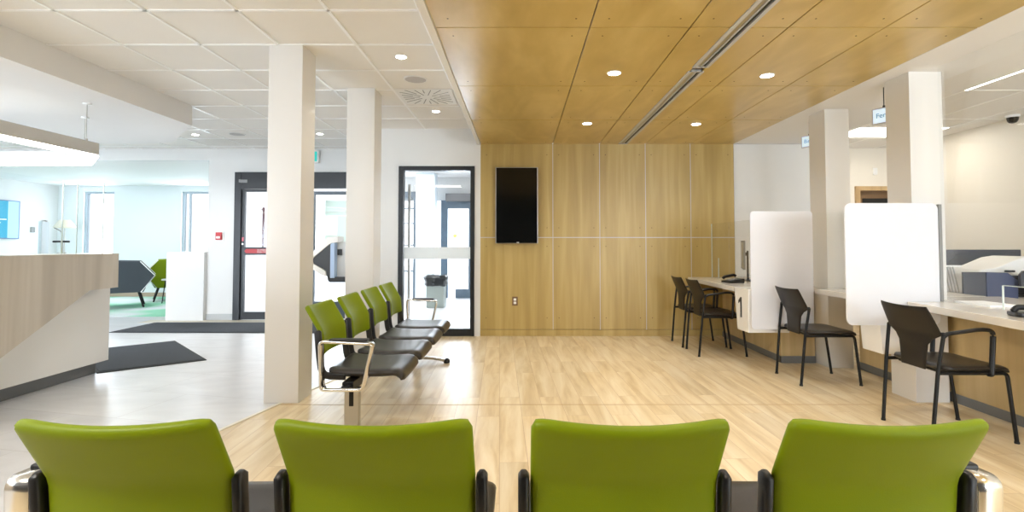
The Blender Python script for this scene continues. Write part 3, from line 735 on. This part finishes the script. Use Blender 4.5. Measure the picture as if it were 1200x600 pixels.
# office behind the counters
t = thing('office_desk', 'white desk behind the counters carrying the slate dividers', 'desk', (4.9, 5.2, 0))
b = B(); b.box(4.15, 5.75, 4.45, 5.95, .70, .73, .004); b.build('desktop', M['count'], t, world=True)
for x in (4.2, 5.66):
    for y in (4.5, 5.86): b = B(); b.box(x, x+.04, y, y+.04, 0, .70); b.build('leg', M['steel'], t, world=True)
def divider(label, pts, x0, x1, y, mat2, z0=.73):
    t = thing('desk_divider', label, 'divider', ((x0+x1)/2, y, z0), group='slate dividers on the office desk')
    b = B(); b.prism(pts, 'Y', y-.012, y+.012, .002); b.build('panel', M['slategrey'], t, world=True)
    if mat2: b = B(); b.box(*mat2); b.build('side_panel', M['slateblue'], t, world=True)
    return t
t = thing('desk_divider', 'blue grey divider box with a clipped corner behind the counter', 'divider', (4.35, 4.7, .73), group='slate dividers on the office desk')
b = B(); b.box(3.99, 4.10, 4.70, 4.72, .74, .975); b.box(4.10, 4.19, 4.70, 4.72, .73, .975); b.build('side_panel', M['slategrey'], t, world=True)
b = B(); b.prism([(4.19, .73), (4.47, .73), (4.47, .90), (4.38, .97), (4.19, .975)], 'Y', 4.69, 4.72, .002); b.build('front_panel', M['slateblue'], t, world=True)
t = thing('desk_divider', 'dark grey divider with rounded corner at the right edge', 'divider', (4.85, 4.7, .73), group='slate dividers on the office desk')
b = B(); b.prism([(4.43, .84), (4.43, .96), (4.46, .99), (5.05, 1.0), (5.05, .84)], 'Y', 4.62, 4.645, .002); b.build('front_panel', M['slategrey'], t, world=True)
b = B(); b.box(4.5, 4.53, 4.64, 4.66, .73, .9); b.box(4.96, 4.99, 4.64, 4.66, .73, .9); b.build('bracket', M['black'], t, world=True)
t = thing('tall_divider', 'tall charcoal office divider behind the white copier', 'divider', (5.2, 6.1, 0))
b = B(); b.box(4.3, 5.86, 6.1, 6.14, .1, 1.165, .004); b.build('panel', M['slategrey'], t, world=True)
b = B(); b.prism([(4.95, .98), (5.1, 1.11), (5.6, 1.14), (5.68, 1.06), (5.5, 1.0)], 'Y', 6.085, 6.10, .003); b.build('headrest_panel', M['slate'], t, world=True)
b = B(); b.box(4.35, 4.39, 6.05, 6.2, 0, .1); b.box(5.62, 5.66, 6.05, 6.2, 0, .1); b.build('foot', M['steel'], t, world=True)
# white copier with dome shaped lid
t = thing('copier', 'white desktop copier with rounded lid behind the slate dividers', 'copier', (4.86, 5.3, .73))
b = B(); b.prism(rrect(-.42, .42, 0, .22, .06), 'Y', -.25, .25, .02); b.build('body', M['white'], t)
b = B(); b.prism([(-.42, .20), (-.38, .25), (-.22, .27), (-.12, .31), (0, .36), (.12, .378), (.24, .36), (.36, .30), (.44, .20)], 'Y', -.22, .22, .02); b.build('lid', M['white'], t)
b = B(); b.box(-.16, -.08, -.262, -.23, .225, .245, .004); b.box(.10, .13, -.235, -.215, .31, .345, .004); b.build('control_panel', M['dgrey'], t)
t = thing('paper_rack', 'thin metal paper rack leaning beside the copier', 'rack', (4.42, 5.25, .73))
b = B()
for k in range(4): b.tube([(-.1+k*.03, 0, 0), (-.16+k*.03, 0, .28)], .006, 6)
b.build('wires', M['steel'], t)
b = B(); b.box(-.2, .0, -.03, .03, .27, .285, .003); b.build('tray', M['paper'], t)
t = thing('dark_desk_screen', 'dark computer screen lying low behind the right divider', 'monitor', (4.75, 4.95, .73))
b = B(); b.prism(rrect(-.2, .2, .02, .2, .02), 'Y', -.02, .02, .004); b.build('housing', M['black'], t)
b = B(); b.box(-.1, .1, -.06, .06, 0, .02, .004); b.build('base', M['black'], t)
# chime above the office door
o = B(); o.box(5.73, 5.80, 8.415, 8.44, 2.36, 2.47, .008); tag(o.build('wall_chime', M['white'], loc=(5.765, 8.44, 2.41)), 'small white wall box above the maple office door', 'wall device')
# dome camera
t = thing('dome_camera', 'black dome security camera at the ceiling edge, upper right', 'camera', (6.0, 6.3, HC))
b = B(); b.cyl((0, 0, -.03), .07, .03, 'Z'); b.build('mount', M['white'], t)
b = B(); b.lathe([(.012, -.10), (.035, -.092), (.052, -.07), (.06, -.03)], (0, 0, 0)); b.build('dome', M['tv'], t)

# hanging counter signs
for (x, y, w_, h_, z, s_, lab) in ((3.14, 4.50, .15, .14, 2.345, 'Ferr', 'small lit hanging sign with pale blue face beside the nearer right column'), (3.185, 5.75, .14, .13, 2.37, 'Birr', 'small lit hanging sign with pale blue face beside the farther right column')):
    t = thing('hanging_sign', lab, 'sign', (x, y, z), math.radians(-62), 'pale blue signs hanging over the counters')
    b = B(); b.prism(rrect(-w_/2, w_/2, -h_/2, h_/2, .004), 'Y', -.0, .02, .002); b.build('housing', M['reveal'], t)
    b = B(); b.box(-w_/2+.012, w_/2-.003, -.003, 0.001, -h_/2+.010, h_/2-.01); fc = b.build('face', M['signface'], t)
    text('lettering', s_[:3], .06, M['signtext'], fc, (0, -.004, 0), (PI/2, 0, 0))
    b = B(); b.cyl((.02, .01, h_/2), .004, HW-z-h_/2, 'Z', 8); b.cyl((.02, .01, h_/2), .01, .015, 'Z', 8); b.build('hook', M['dgrey'], t)

# ------------------------------------------------------------------ wall television, outlet
t = thing('wall_television', 'tall black portrait television mounted on the maple wall', 'television', (-.052, YW, 1.24))
b = B(); b.box(-.285, .285, -.075, -.02, 0, 1.02, .004); b.build('housing', M['tvframe'], t)
b = B(); b.box(-.272, .272, -.079, -.0745, .004, 1.012, .002, 1); sc_ = b.build('screen', M['tv'], t)
b = B(); b.box(.0, .03, -.0805, -.079, .008, .018); b.build('status_light', M['white'], sc_)
b = B(); b.box(-.15, .15, -.02, 0, .3, .7); b.build('bracket', M['black'], t)
t = thing('wall_outlet', 'steel plate power outlet low on the maple wall', 'outlet', (-.075, YW, .465))
b = B(); b.box(-.037, .037, -.006, 0, -.06, .06, .003); b.build('plate', flat('bronze_plate', (120, 92, 62), .4), t)
for z in (-.022, .022): b = B(); b.prism(rrect(-.018, .018, z-.016, z+.016, .008), 'Y', -.010, -.005, .001); b.build('socket', M['white'], t)

# ------------------------------------------------------------------ reception desk
t = thing('reception_desk', 'long reception desk of pale oak and white gloss panels', 'desk', (-4.3, 3, 0))
b = B(); b.prism([(YB+3, 0.02), (YB+3, 1.14), (4.93, 1.14), (4.93, .82), (4.61, .82), (3.80, .373), (3.35, .12), (2.5, .12), (2.5, .02)], 'X', -3.86, -3.80)
b.box(-4.15, -3.86, YB+3, 4.93, 1.08, 1.14); b.box(-4.15, -3.86, 4.87, 4.93, .82, 1.08); b.build('oak_panel', M['wooddesk'], t, world=True)
b = B(); b.box(-4.65, -3.95, YB+3, 5.03, .12, 1.08, .003, 1); b.build('white_panel', M['laminate'], t, world=True)
b = B(); b.box(-4.6, -4.05, YB+3, 5.0, 0, .12); b.build('kickplate', M['plinth'], t, world=True)
b = B(); b.box(-4.9, -4.15, YB+3, 4.93, 1.08, 1.12, .004); b.build('worktop', M['woodwall'], t, world=True)
# items on it
t = thing('monitor', 'pale blue backed monitor on the reception desk', 'monitor', (-4.47, 4.88, 1.14), math.radians(126))
b = B(); b.prism(rrect(-.22, .22, .0, .30, .01), 'Y', -.012, .012, .003); mo = b.build('housing', flat('pale_blue_plastic', (168, 192, 206), .4), t)
b = B(); b.box(-.21, .21, .0125, .0135, .015, .29); b.build('display', M['screenpale'], mo)
b = B(); b.box(-.05, .05, -.02, .02, .30, .312, .003); b.build('webcam', M['grey'], mo)
t = thing('card_reader', 'black card reader on a thin stem on the reception desk', 'card reader', (-4.33, 4.92, 1.142))
b = B(); b.cyl((0, 0, 0), .035, .008); b.cyl((0, 0, 0), .006, .1, 'Z', 10); b.build('stem', M['steel'], t)
b = B(); b.box(-.07, .05, -.03, .03, .10, .118, .006); b.build('reader_head', M['black'], t)
b = B(); b.tube(rounded([(.0, 0, .11), (.0, 0, .2), (-.08, 0, .24)], .05), .004, 6); b.build('cable', M['grey'], t)
for k, (x, y0, y1, z1, lab) in enumerate(((-4.28, 3.2, 4.85, 1.82, 'clear sneeze guard standing on the reception desk, nearer panel'), (-4.18, 4.86, 4.9, 1.8, 'narrow clear sneeze guard at the far end of the reception desk'))):
    t = thing('sneeze_guard', lab, 'guard', (x, y1, 1.14), group='clear guards on the reception desk')
    if k == 0:
        b = B(); b.box(x, x+.006, y0, y1, 1.14, z1); b.build('pane', M['acrylic'], t, world=True)
        b = B(); b.box(x-.002, x+.008, y1, y1+.008, 1.14, z1); b.build('pane_edge', M['edge'], t, world=True)
    else:
        b = B(); b.box(x, x+.24, y1, y1+.006, 1.14, z1); b.build('pane', M['acrylic'], t, world=True)
        b = B(); b.box(x-.006, x, y1-.002, y1+.008, 1.14, z1); b.box(x+.24, x+.246, y1-.002, y1+.008, 1.14, z1); b.build('pane_edge', M['edge'], t, world=True)

# angular pendant
PZ0, PZ1 = 2.08, 2.20
ring = [(-4.07, 1.8), (-4.07, 5.0), (-4.56, 5.52), (-6.9, 5.6), (-6.9, 1.8)]
inner = [(-4.20, 1.93), (-4.20, 4.94), (-4.62, 5.39), (-6.77, 5.47), (-6.77, 1.93)]
t = thing('pendant_light', 'white angular loop pendant glowing over the reception desk', 'pendant light', (-5.3, 3.8, PZ0))
def loopmesh(z0, z1, po, pi_):
    b = B(); bm = b.bm; n = len(po)
    R_ = [[bm.verts.new((*p, z)) for p in q] for q, z in ((po, z0), (po, z1), (pi_, z1), (pi_, z0))]
    for i in range(n):
        for k in range(4): bm.faces.new((R_[k][i], R_[k][(i+1) % n], R_[(k+1) % 4][(i+1) % n], R_[(k+1) % 4][i]))
    bmesh.ops.recalc_face_normals(bm, faces=bm.faces[:]); return b
loopmesh(PZ0+.006, PZ1, ring, inner).build('housing', flat('pendant_housing', (206, 204, 200), .5), t, world=True)
r2 = [(p[0]*.985+q[0]*.015, p[1]*.985+q[1]*.015) for p, q in zip(ring, inner)]; i2 = [(p[0]*.015+q[0]*.985, p[1]*.015+q[1]*.985) for p, q in zip(ring, inner)]
loopmesh(PZ0-.012, PZ0+.006, r2, i2).build('diffuser', M['ring'], t, world=True)
for (x, y) in ((-4.13, 4.92), (-4.60, 5.46), (-4.13, 2.6), (-6.83, 5.5)):
    b = B(); b.cyl((x, y, PZ1), .003, 2.57-PZ1, 'Z', 6); b.cyl((x, y, PZ1), .012, .03, 'Z', 10); w = b.build('suspension_wire', M['steel'], t, world=True)
    b = B(); b.cyl((x, y, 2.555), .035, .014, 'Z', 16); b.build('canopy', M['white'], w, world=True)

# ------------------------------------------------------------------ mats
def matt(pts, label, loc):
    t = thing('door_mat', label, 'mat', loc, group='charcoal entrance mats')
    b = B(); b.prism(pts, 'Z', 0.0, .008, .002); b.build('rubber_border', M['matedge'], t, world=True)
    c = Vector((sum(p[0] for p in pts)/4, sum(p[1] for p in pts)/4))
    q = []
    for p in pts: d = Vector(p)-c; d *= 1-.045/ d.length; q.append((c.x+d.x, c.y+d.y))
    b = B(); b.prism(q, 'Z', .006, .012, .001); b.build('pile', M['mat'], t, world=True)
matt([(-3.32, 5.55), (-4.38, 6.64), (-5.08, 6.0), (-4.02, 4.98)], 'charcoal mat lying diagonally at the end of the reception desk', (-4.2, 5.8, 0))
matt([(-5.72, 7.28), (-2.35, 7.22), (-2.35, 8.16), (-5.72, 8.18)], 'long charcoal mat lying in front of the entrance door', (-4, 7.7, 0))

# ------------------------------------------------------------------ fire alarm, exit sign, kiosk
t = thing('wall_fire_alarm', 'small red fire alarm pull station left of the entrance door', 'fire alarm', (-4.91, YE, 1.36))
b = B(); b.box(-.07, .07, -.012, 0, -.09, .08, .004); b.build('back_plate', M['white'], t)
b = B(); b.box(-.048, .048, -.045, -.012, -.06, .065, .005); bd = b.build('body', M['red'], t)
b = B(); b.box(-.032, .028, -.052, -.045, -.035, .0, .002); b.build('handle', M['white'], bd)
t = thing('exit_sign', 'teal lit sign in a white case above the entrance', 'sign', (-3.462, YE, 2.66))
b = B(); b.box(-.17, .17, -.06, 0, -.1, .1, .006); b.build('case', M['white'], t)
b = B(); b.box(-.15, .145, -.064, -.059, -.08, .08); fc = b.build('face', M['teal'], t)
# kiosk fixed to the far left column, its arm pointing left
t = thing('check_in_kiosk', 'white and charcoal angular screen unit fixed to the far left column', 'kiosk', (-1.745, 5.3, 1.08))
YK0, YK1 = 5.24, 5.40
def KX(px): return (px-610)/610*5.3+1.745
def KZ(py): return 1.22-(py-287)*5.3/610-1.08
outl = [(364, 303), (369, 297), (388, 278), (400, 277), (400, 284), (392, 285), (388, 288), (370, 303), (371, 308), (386, 317), (387, 323), (380, 321), (367, 312)]
b = B(); b.prism([(KX(x), KZ(y)) for x, y in outl], 'Y', -.10, .08, .003); b.build('shell', M['laminate'], t)
b = B(); b.prism([(KX(x), KZ(y)) for x, y in ((370, 304), (374, 299), (391, 283), (391, 326), (388, 327), (386, 316), (372, 309))], 'Y', -.08, .06, .003); b.build('side_panel', M['dgrey'], t)
b = B(); b.prism([(KX(x), KZ(y)) for x, y in ((391, 282), (396, 282), (396, 325), (391, 325))], 'Y', -.09, .07, .003); b.build('screen_frame', M['kiosk_blue'], t)
b = B(); b.prism([(KX(x), KZ(y)) for x, y in ((388, 324), (409, 324), (409, 330), (390, 330), (388, 328))], 'Y', -.08, .06, .004); b.build('lower_tray', M['dgrey'], t)
b = B(); b.prism([(KX(x), KZ(y)) for x, y in ((396, 283), (409, 283), (409, 325), (396, 325))], 'Y', -.02, .05, .004); b.build('mount', M['white'], t)
b = B(); b.box(KX(397), KX(402), -.035, -.019, KZ(299), KZ(292), .003); b.build('card_slot', M['dgrey'], t)

# ------------------------------------------------------------------ lounge furniture
def lounge_chair(label, loc, rz, mat, sx=1.0):
    t = thing('lounge_chair', label, 'armchair', loc, rz, 'faceted lounge chairs')
    side = [(-.36, .30), (.30, .30), (.52, .62), (.28, .90), (-.42, .92), (-.48, .60)]
    for s in (-1, 1):
        y = s*.36
        b = B(); b.prism([(p[0], p[1]) for p in side], 'Y', y-.035, y+.035, .01); sd = b.build('side_panel', mat, t)
        b = B(); b.tube([(p[0]*1.0, y+s*.037, p[1]) for p in (side[1], side[2], side[3])], .012, 6); b.build('piping', M['white'], sd)
    b = B(); b.prism([(-.46, .34), (-.36, .34), (-.30, .92), (-.42, .93), (-.5, .6)], 'Y', -.33, .33, .012); b.build('backrest', mat, t)
    b = B(); b.prism([(-.38, .30), (.34, .30), (.40, .44), (-.34, .40)], 'Y', -.33, .33, .015); b.build('seat', mat, t)
    for x in (-.32, .26):
        for s in (-1, 1):
            b = B(); b.tube([(x, s*.3, .31), (x+(.09 if x > 0 else -.07), s*.34, 0.0)], .018, 8); b.build('leg', M['black'], t)
    return t
lounge_chair('charcoal faceted lounge chair beyond the reception desk', (-7.85, 10.3, 0), math.radians(35), M['slate'])
lounge_chair('green faceted lounge chair beyond the opening, behind the side table', (-7.72, 11.6, 0), math.radians(215), M['green'])
t = thing('side_table', 'small white topped side table with black hairpin legs', 'table', (-7.33, 11.0, 0))
b = B(); b.cyl((0, 0, .48), .2, .025, 'Z', 32); b.build('tabletop', M['white'], t)
for a in (90, 210, 330):
    c, s_ = math.cos(math.radians(a)), math.sin(math.radians(a))
    b = B(); b.tube([(c*.12, s_*.12, .48), (c*.18, s_*.18, .0), (c*.18-s_*.04, s_*.18+c*.04, .0), (c*.12-s_*.1, s_*.12+c*.1, .48)], .008, 6); b.build('leg', M['black'], t)
t = thing('wall_television', 'blue lit television on the left wall of the lounge', 'television', (-10.95, 10.6, 1.35))
b = B(); b.box(0, .05, -.72, .72, 0, .82, .006); b.build('housing', flat('grey_blue_bezel', (92, 120, 160), .4), t)
b = B(); b.box(.05, .054, -.69, .45, .02, .80); fc = b.build('screen', M['screenblue'], t)
b = B(); b.box(.05, .054, .45, .69, .02, .80); b.build('screen_border', M['screenpale'], t)
b = B(); b.box(.054, .056, .1, .42, .40, .42); b.box(.054, .056, .05, .3, .33, .345); b.build('screen_text', M['white'], fc)
t = thing('floor_lamp', 'pale floor lamp with wide shade in the lounge corner', 'lamp', (-10.25, 11.7, 0))
b = B(); b.cyl((0, 0, 0), .14, .02); b.build('base', M['steel'], t)
b = B(); b.cyl((0, 0, .02), .012, 1.6, 'Z', 10); b.build('pole', M['steel'], t)
b = B(); b.lathe([(.20, 1.60), (.21, 1.61), (.10, 1.78), (.09, 1.78)]); b.build('lamp_shade', M['shade'], t)
o = B(); o.box(-10.95, -10.93, 11.62, 11.72, 1.5, 1.62, .006); tag(o.build('wall_thermostat', M['grey'], loc=(-10.95, 11.67, 1.56)), 'small grey wall control on the lounge left wall', 'wall device')

# bin in the vestibule
t = thing('waste_bin', 'pale square waste bin lined with a dark bag, behind the glass', 'bin', (-1.66, 10.3, 0))
b = B(); b.box(-.17, .17, -.17, .17, 0, .52, .012); b.build('body', M['bin'], t)
b = B(); bm = b.bm; rings = []
for k, (r, z) in enumerate(((.19, .42), (.215, .45), (.21, .52), (.225, .58), (.20, .62), (.14, .60), (.1, .5))):
    ring_ = []
    for j in range(28):
        a = 2*PI*j/28; q = max(abs(math.cos(a)), abs(math.sin(a))); rr = r/(q**.8)*(1+random.uniform(-.06, .06))
        ring_.append(bm.verts.new((rr*math.cos(a), rr*math.sin(a), z+random.uniform(-.014, .014))))
    rings.append(ring_)
for A, D in zip(rings, rings[1:]):
    for j in range(28): bm.faces.new((A[j], A[(j+1) % 28], D[(j+1) % 28], D[j]))
bm.faces.new(rings[-1]); b.build('bag', M['bag'], t, ang=20)

# ------------------------------------------------------------------ ceiling fittings
lights = []
def downlight(x, y, z, label, group, warm=(1, .975, .94), watts=26, size=.048):
    t = thing('downlight', label, 'ceiling light', (x, y, z), 0, group)
    b = B(); bm = b.bm; b.lathe([(size+.010, -.001), (size+.008, -.006), (size, -.006), (size-.001, -.001)], (0, 0, 0), 28); b.build('trim_ring', M['white'], t)
    b = B(); b.cyl((0, 0, -.0075), size, .004, 'Z', 28); b.build('lens', M['lamp'], t)
    ld = bpy.data.lights.new('downlight_beam', 'SPOT'); ld.energy = watts; ld.color = warm; ld.spot_size = math.radians(140); ld.spot_blend = .9; ld.shadow_soft_size = .06
    lo = bpy.data.objects.new('downlight_beam', ld); COL.objects.link(lo); lo.parent = t; lo.location = (0, 0, -.02)
GW = 'round downlights in the maple ceiling'
for x, y, lab in ((.745, 4.10, 'round downlight in the maple ceiling, front left of the four'), (.75, 5.82, 'round downlight in the maple ceiling, back left of the four'), (1.99, 4.16, 'round downlight in the maple ceiling, front right of the four'), (1.985, 5.85, 'round downlight in the maple ceiling, back right of the four')):
    downlight(x, y, HW, lab, GW)
for x in (.745, 1.99):
    for y in (2.35, .6, -1.2):
        ld = bpy.data.lights.new('downlight_beam', 'SPOT'); ld.energy = 26; ld.color = (1, .975, .94); ld.spot_size = math.radians(140); ld.spot_blend = .9; ld.shadow_soft_size = .06
        lo = bpy.data.objects.new('downlight_beam', ld); COL.objects.link(lo); lo.location = (x, y, HW-.02)
        b = B(); b.cyl((x, y, HW-.0075), .048, .006, 'Z', 24); tag(b.build('downlight', M['lamp'], loc=(x, y, HW)), 'round downlight in the maple ceiling above the viewer', 'ceiling light', 'round downlights above the viewer')
GH = 'round downlights in the white tile ceiling'
def cp(px, py, z):
    """point on the ceiling plane z seen at a pixel"""
    dx = px-CX; dy = -(py-CY); c, s_ = math.cos(PITCH), math.sin(PITCH)
    d = Vector((dx, F*c-dy*s_, F*s_+dy*c)); k = (z-CH)/d.z; return d.x*k, d.y*k
for px, py, lab in ((470, 66, 'nearest round downlight in the white tile ceiling'), (511, 130, 'round downlight in the white tile ceiling behind the star diffuser'), (375, 156.5, 'round downlight in the white tile ceiling between the two columns'), (229, 157.5, 'round downlight in the white tile ceiling beside the lowered bulkhead')):
    x, y = cp(px, py, HC); downlight(x, y, HC, lab, GH, (1, .96, .91), 22, .042)
for px, py, lab, r in ((487, 92.5, 'round grey ceiling speaker beside the star diffuser', .1), (278, 157, 'round grey ceiling speaker near the entrance', .1)):
    x, y = cp(px, py, HC); t = thing('ceiling_speaker', lab, 'speaker', (x, y, HC), group='round ceiling speakers')
    b = B(); b.lathe([(r+.012, -.001), (r+.01, -.008), (r, -.009), (r-.002, -.002)]); b.build('rim', M['white'], t)
    b = B(); b.cyl((0, 0, -.008), r, .005, 'Z', 32); b.build('grille', flat('speaker_mesh', (196, 192, 190), .6, var=.2, scale=200), t)
# swirl diffuser
x, y = cp(500.5, 113, HC)
t = thing('swirl_diffuser', 'square white air diffuser with radial slots in the tile ceiling', 'air vent', (x, y, HC))
b = B(); b.box(-.29, .29, -.28, .28, -.008, -.002, .002, 1); b.build('plate', M['white'], t)
for k in range(20):
    a = 2*PI*k/20; c, s_ = math.cos(a), math.sin(a); r0 = .075 if k % 2 == 0 else .15; r1 = min(.25/max(abs(c), abs(s_)), .31)
    w2 = .004; b = B()
    P = [(c*r0-s_*w2, s_*r0+c*w2), (c*r0+s_*w2, s_*r0-c*w2), (c*r1+s_*w2, s_*r1-c*w2), (c*r1-s_*w2, s_*r1+c*w2)]
    b.prism(P, 'Z', -.0105, -.007); b.build('slot', M['grey'], t)
# LED panels in the office ceiling
def led(x0, x1, y0, y1, lab):
    t = thing('led_panel', lab, 'ceiling light', ((x0+x1)/2, (y0+y1)/2, HC), group='flat light panels in the office ceiling')
    b = B(); b.box(x0-.015, x1+.015, y0-.015, y1+.015, HC-.006, HC-.001); b.build('frame', M['white'], t, world=True)
    b = B(); b.box(x0, x1, y0, y1, HC-.010, HC-.005); b.build('lens', M['led'], t, world=True)
led(4.57, 5.75, 6.94, 7.54, 'bright rectangular light panel between the two right columns')
led(4.35, 4.55, 3.2, 5.25, 'bright slim light strip in the office ceiling right of the near column')

# ------------------------------------------------------------------ light
w = bpy.data.worlds.new('world'); sc.world = w; w.use_nodes = True
wn_ = w.node_tree.nodes; wl = w.node_tree.links
bg = wn_['Background']
tc = wn_.new('ShaderNodeTexCoord'); sp_ = wn_.new('ShaderNodeSeparateXYZ'); wl.new(tc.outputs['Generated'], sp_.inputs[0])
rp = wn_.new('ShaderNodeValToRGB'); rp.color_ramp.elements[0].position = .45; rp.color_ramp.elements[0].color = (.9, .93, .96, 1); rp.color_ramp.elements[1].position = .8; rp.color_ramp.elements[1].color = (.72, .85, 1, 1)
wl.new(sp_.outputs['Z'], rp.inputs[0]); wl.new(rp.outputs[0], bg.inputs['Color']); bg.inputs['Strength'].default_value = 1.8
def area(name, loc, rot, sx, sy, e, col):
    ld = bpy.data.lights.new(name, 'AREA'); ld.shape = 'RECTANGLE'; ld.size = sx; ld.size_y = sy; ld.energy = e; ld.color = col
    o = bpy.data.objects.new(name, ld); COL.objects.link(o); o.location = loc; o.rotation_euler = rot; return o
COOL = (.77, .88, 1)
for (x0, x1), e in zip(BW, (230, 300, 70, 150, 60)):      # daylight through the windows behind the camera
    area('window_daylight', ((x0+x1)/2, YB-.02, 1.5), (PI/2+.5, 0, 0), x1-x0, 2.0, e, COOL)
for x0, x1 in WIN: area('window_daylight', ((x0+x1)/2, YF+.02, 1.6), (-PI/2, 0, 0), x1-x0, 1.7, 14, COOL)
area('entrance_daylight', (-3.6, 12.6, 1.5), (-PI/2, 0, 0), 2.6, 2.4, 60, COOL)
area('entrance_daylight', (-1.3, 12.35, 1.3), (-PI/2, 0, 0), 1.0, 2.0, 40, COOL)
area('vestibule_fill', (-2.6, 10.3, HC-.02), (0, 0, 0), 1.2, 1.2, 40, (1, .98, .95))  # added fill to brighten the vestibule, no ceiling fitting there
area('lounge_fill', (-8.2, 10.3, 2.6), (0, 0, 0), 2.0, 1.2, 26, (.95, .98, 1))  # fill light added for the lounge, not a real fitting
area('hall_fill', (-2.2, .2, HC-.01), (0, 0, 0), 1.2, .6, 50, (1, .95, .88))  # invented overhead fill for the hall, out of view
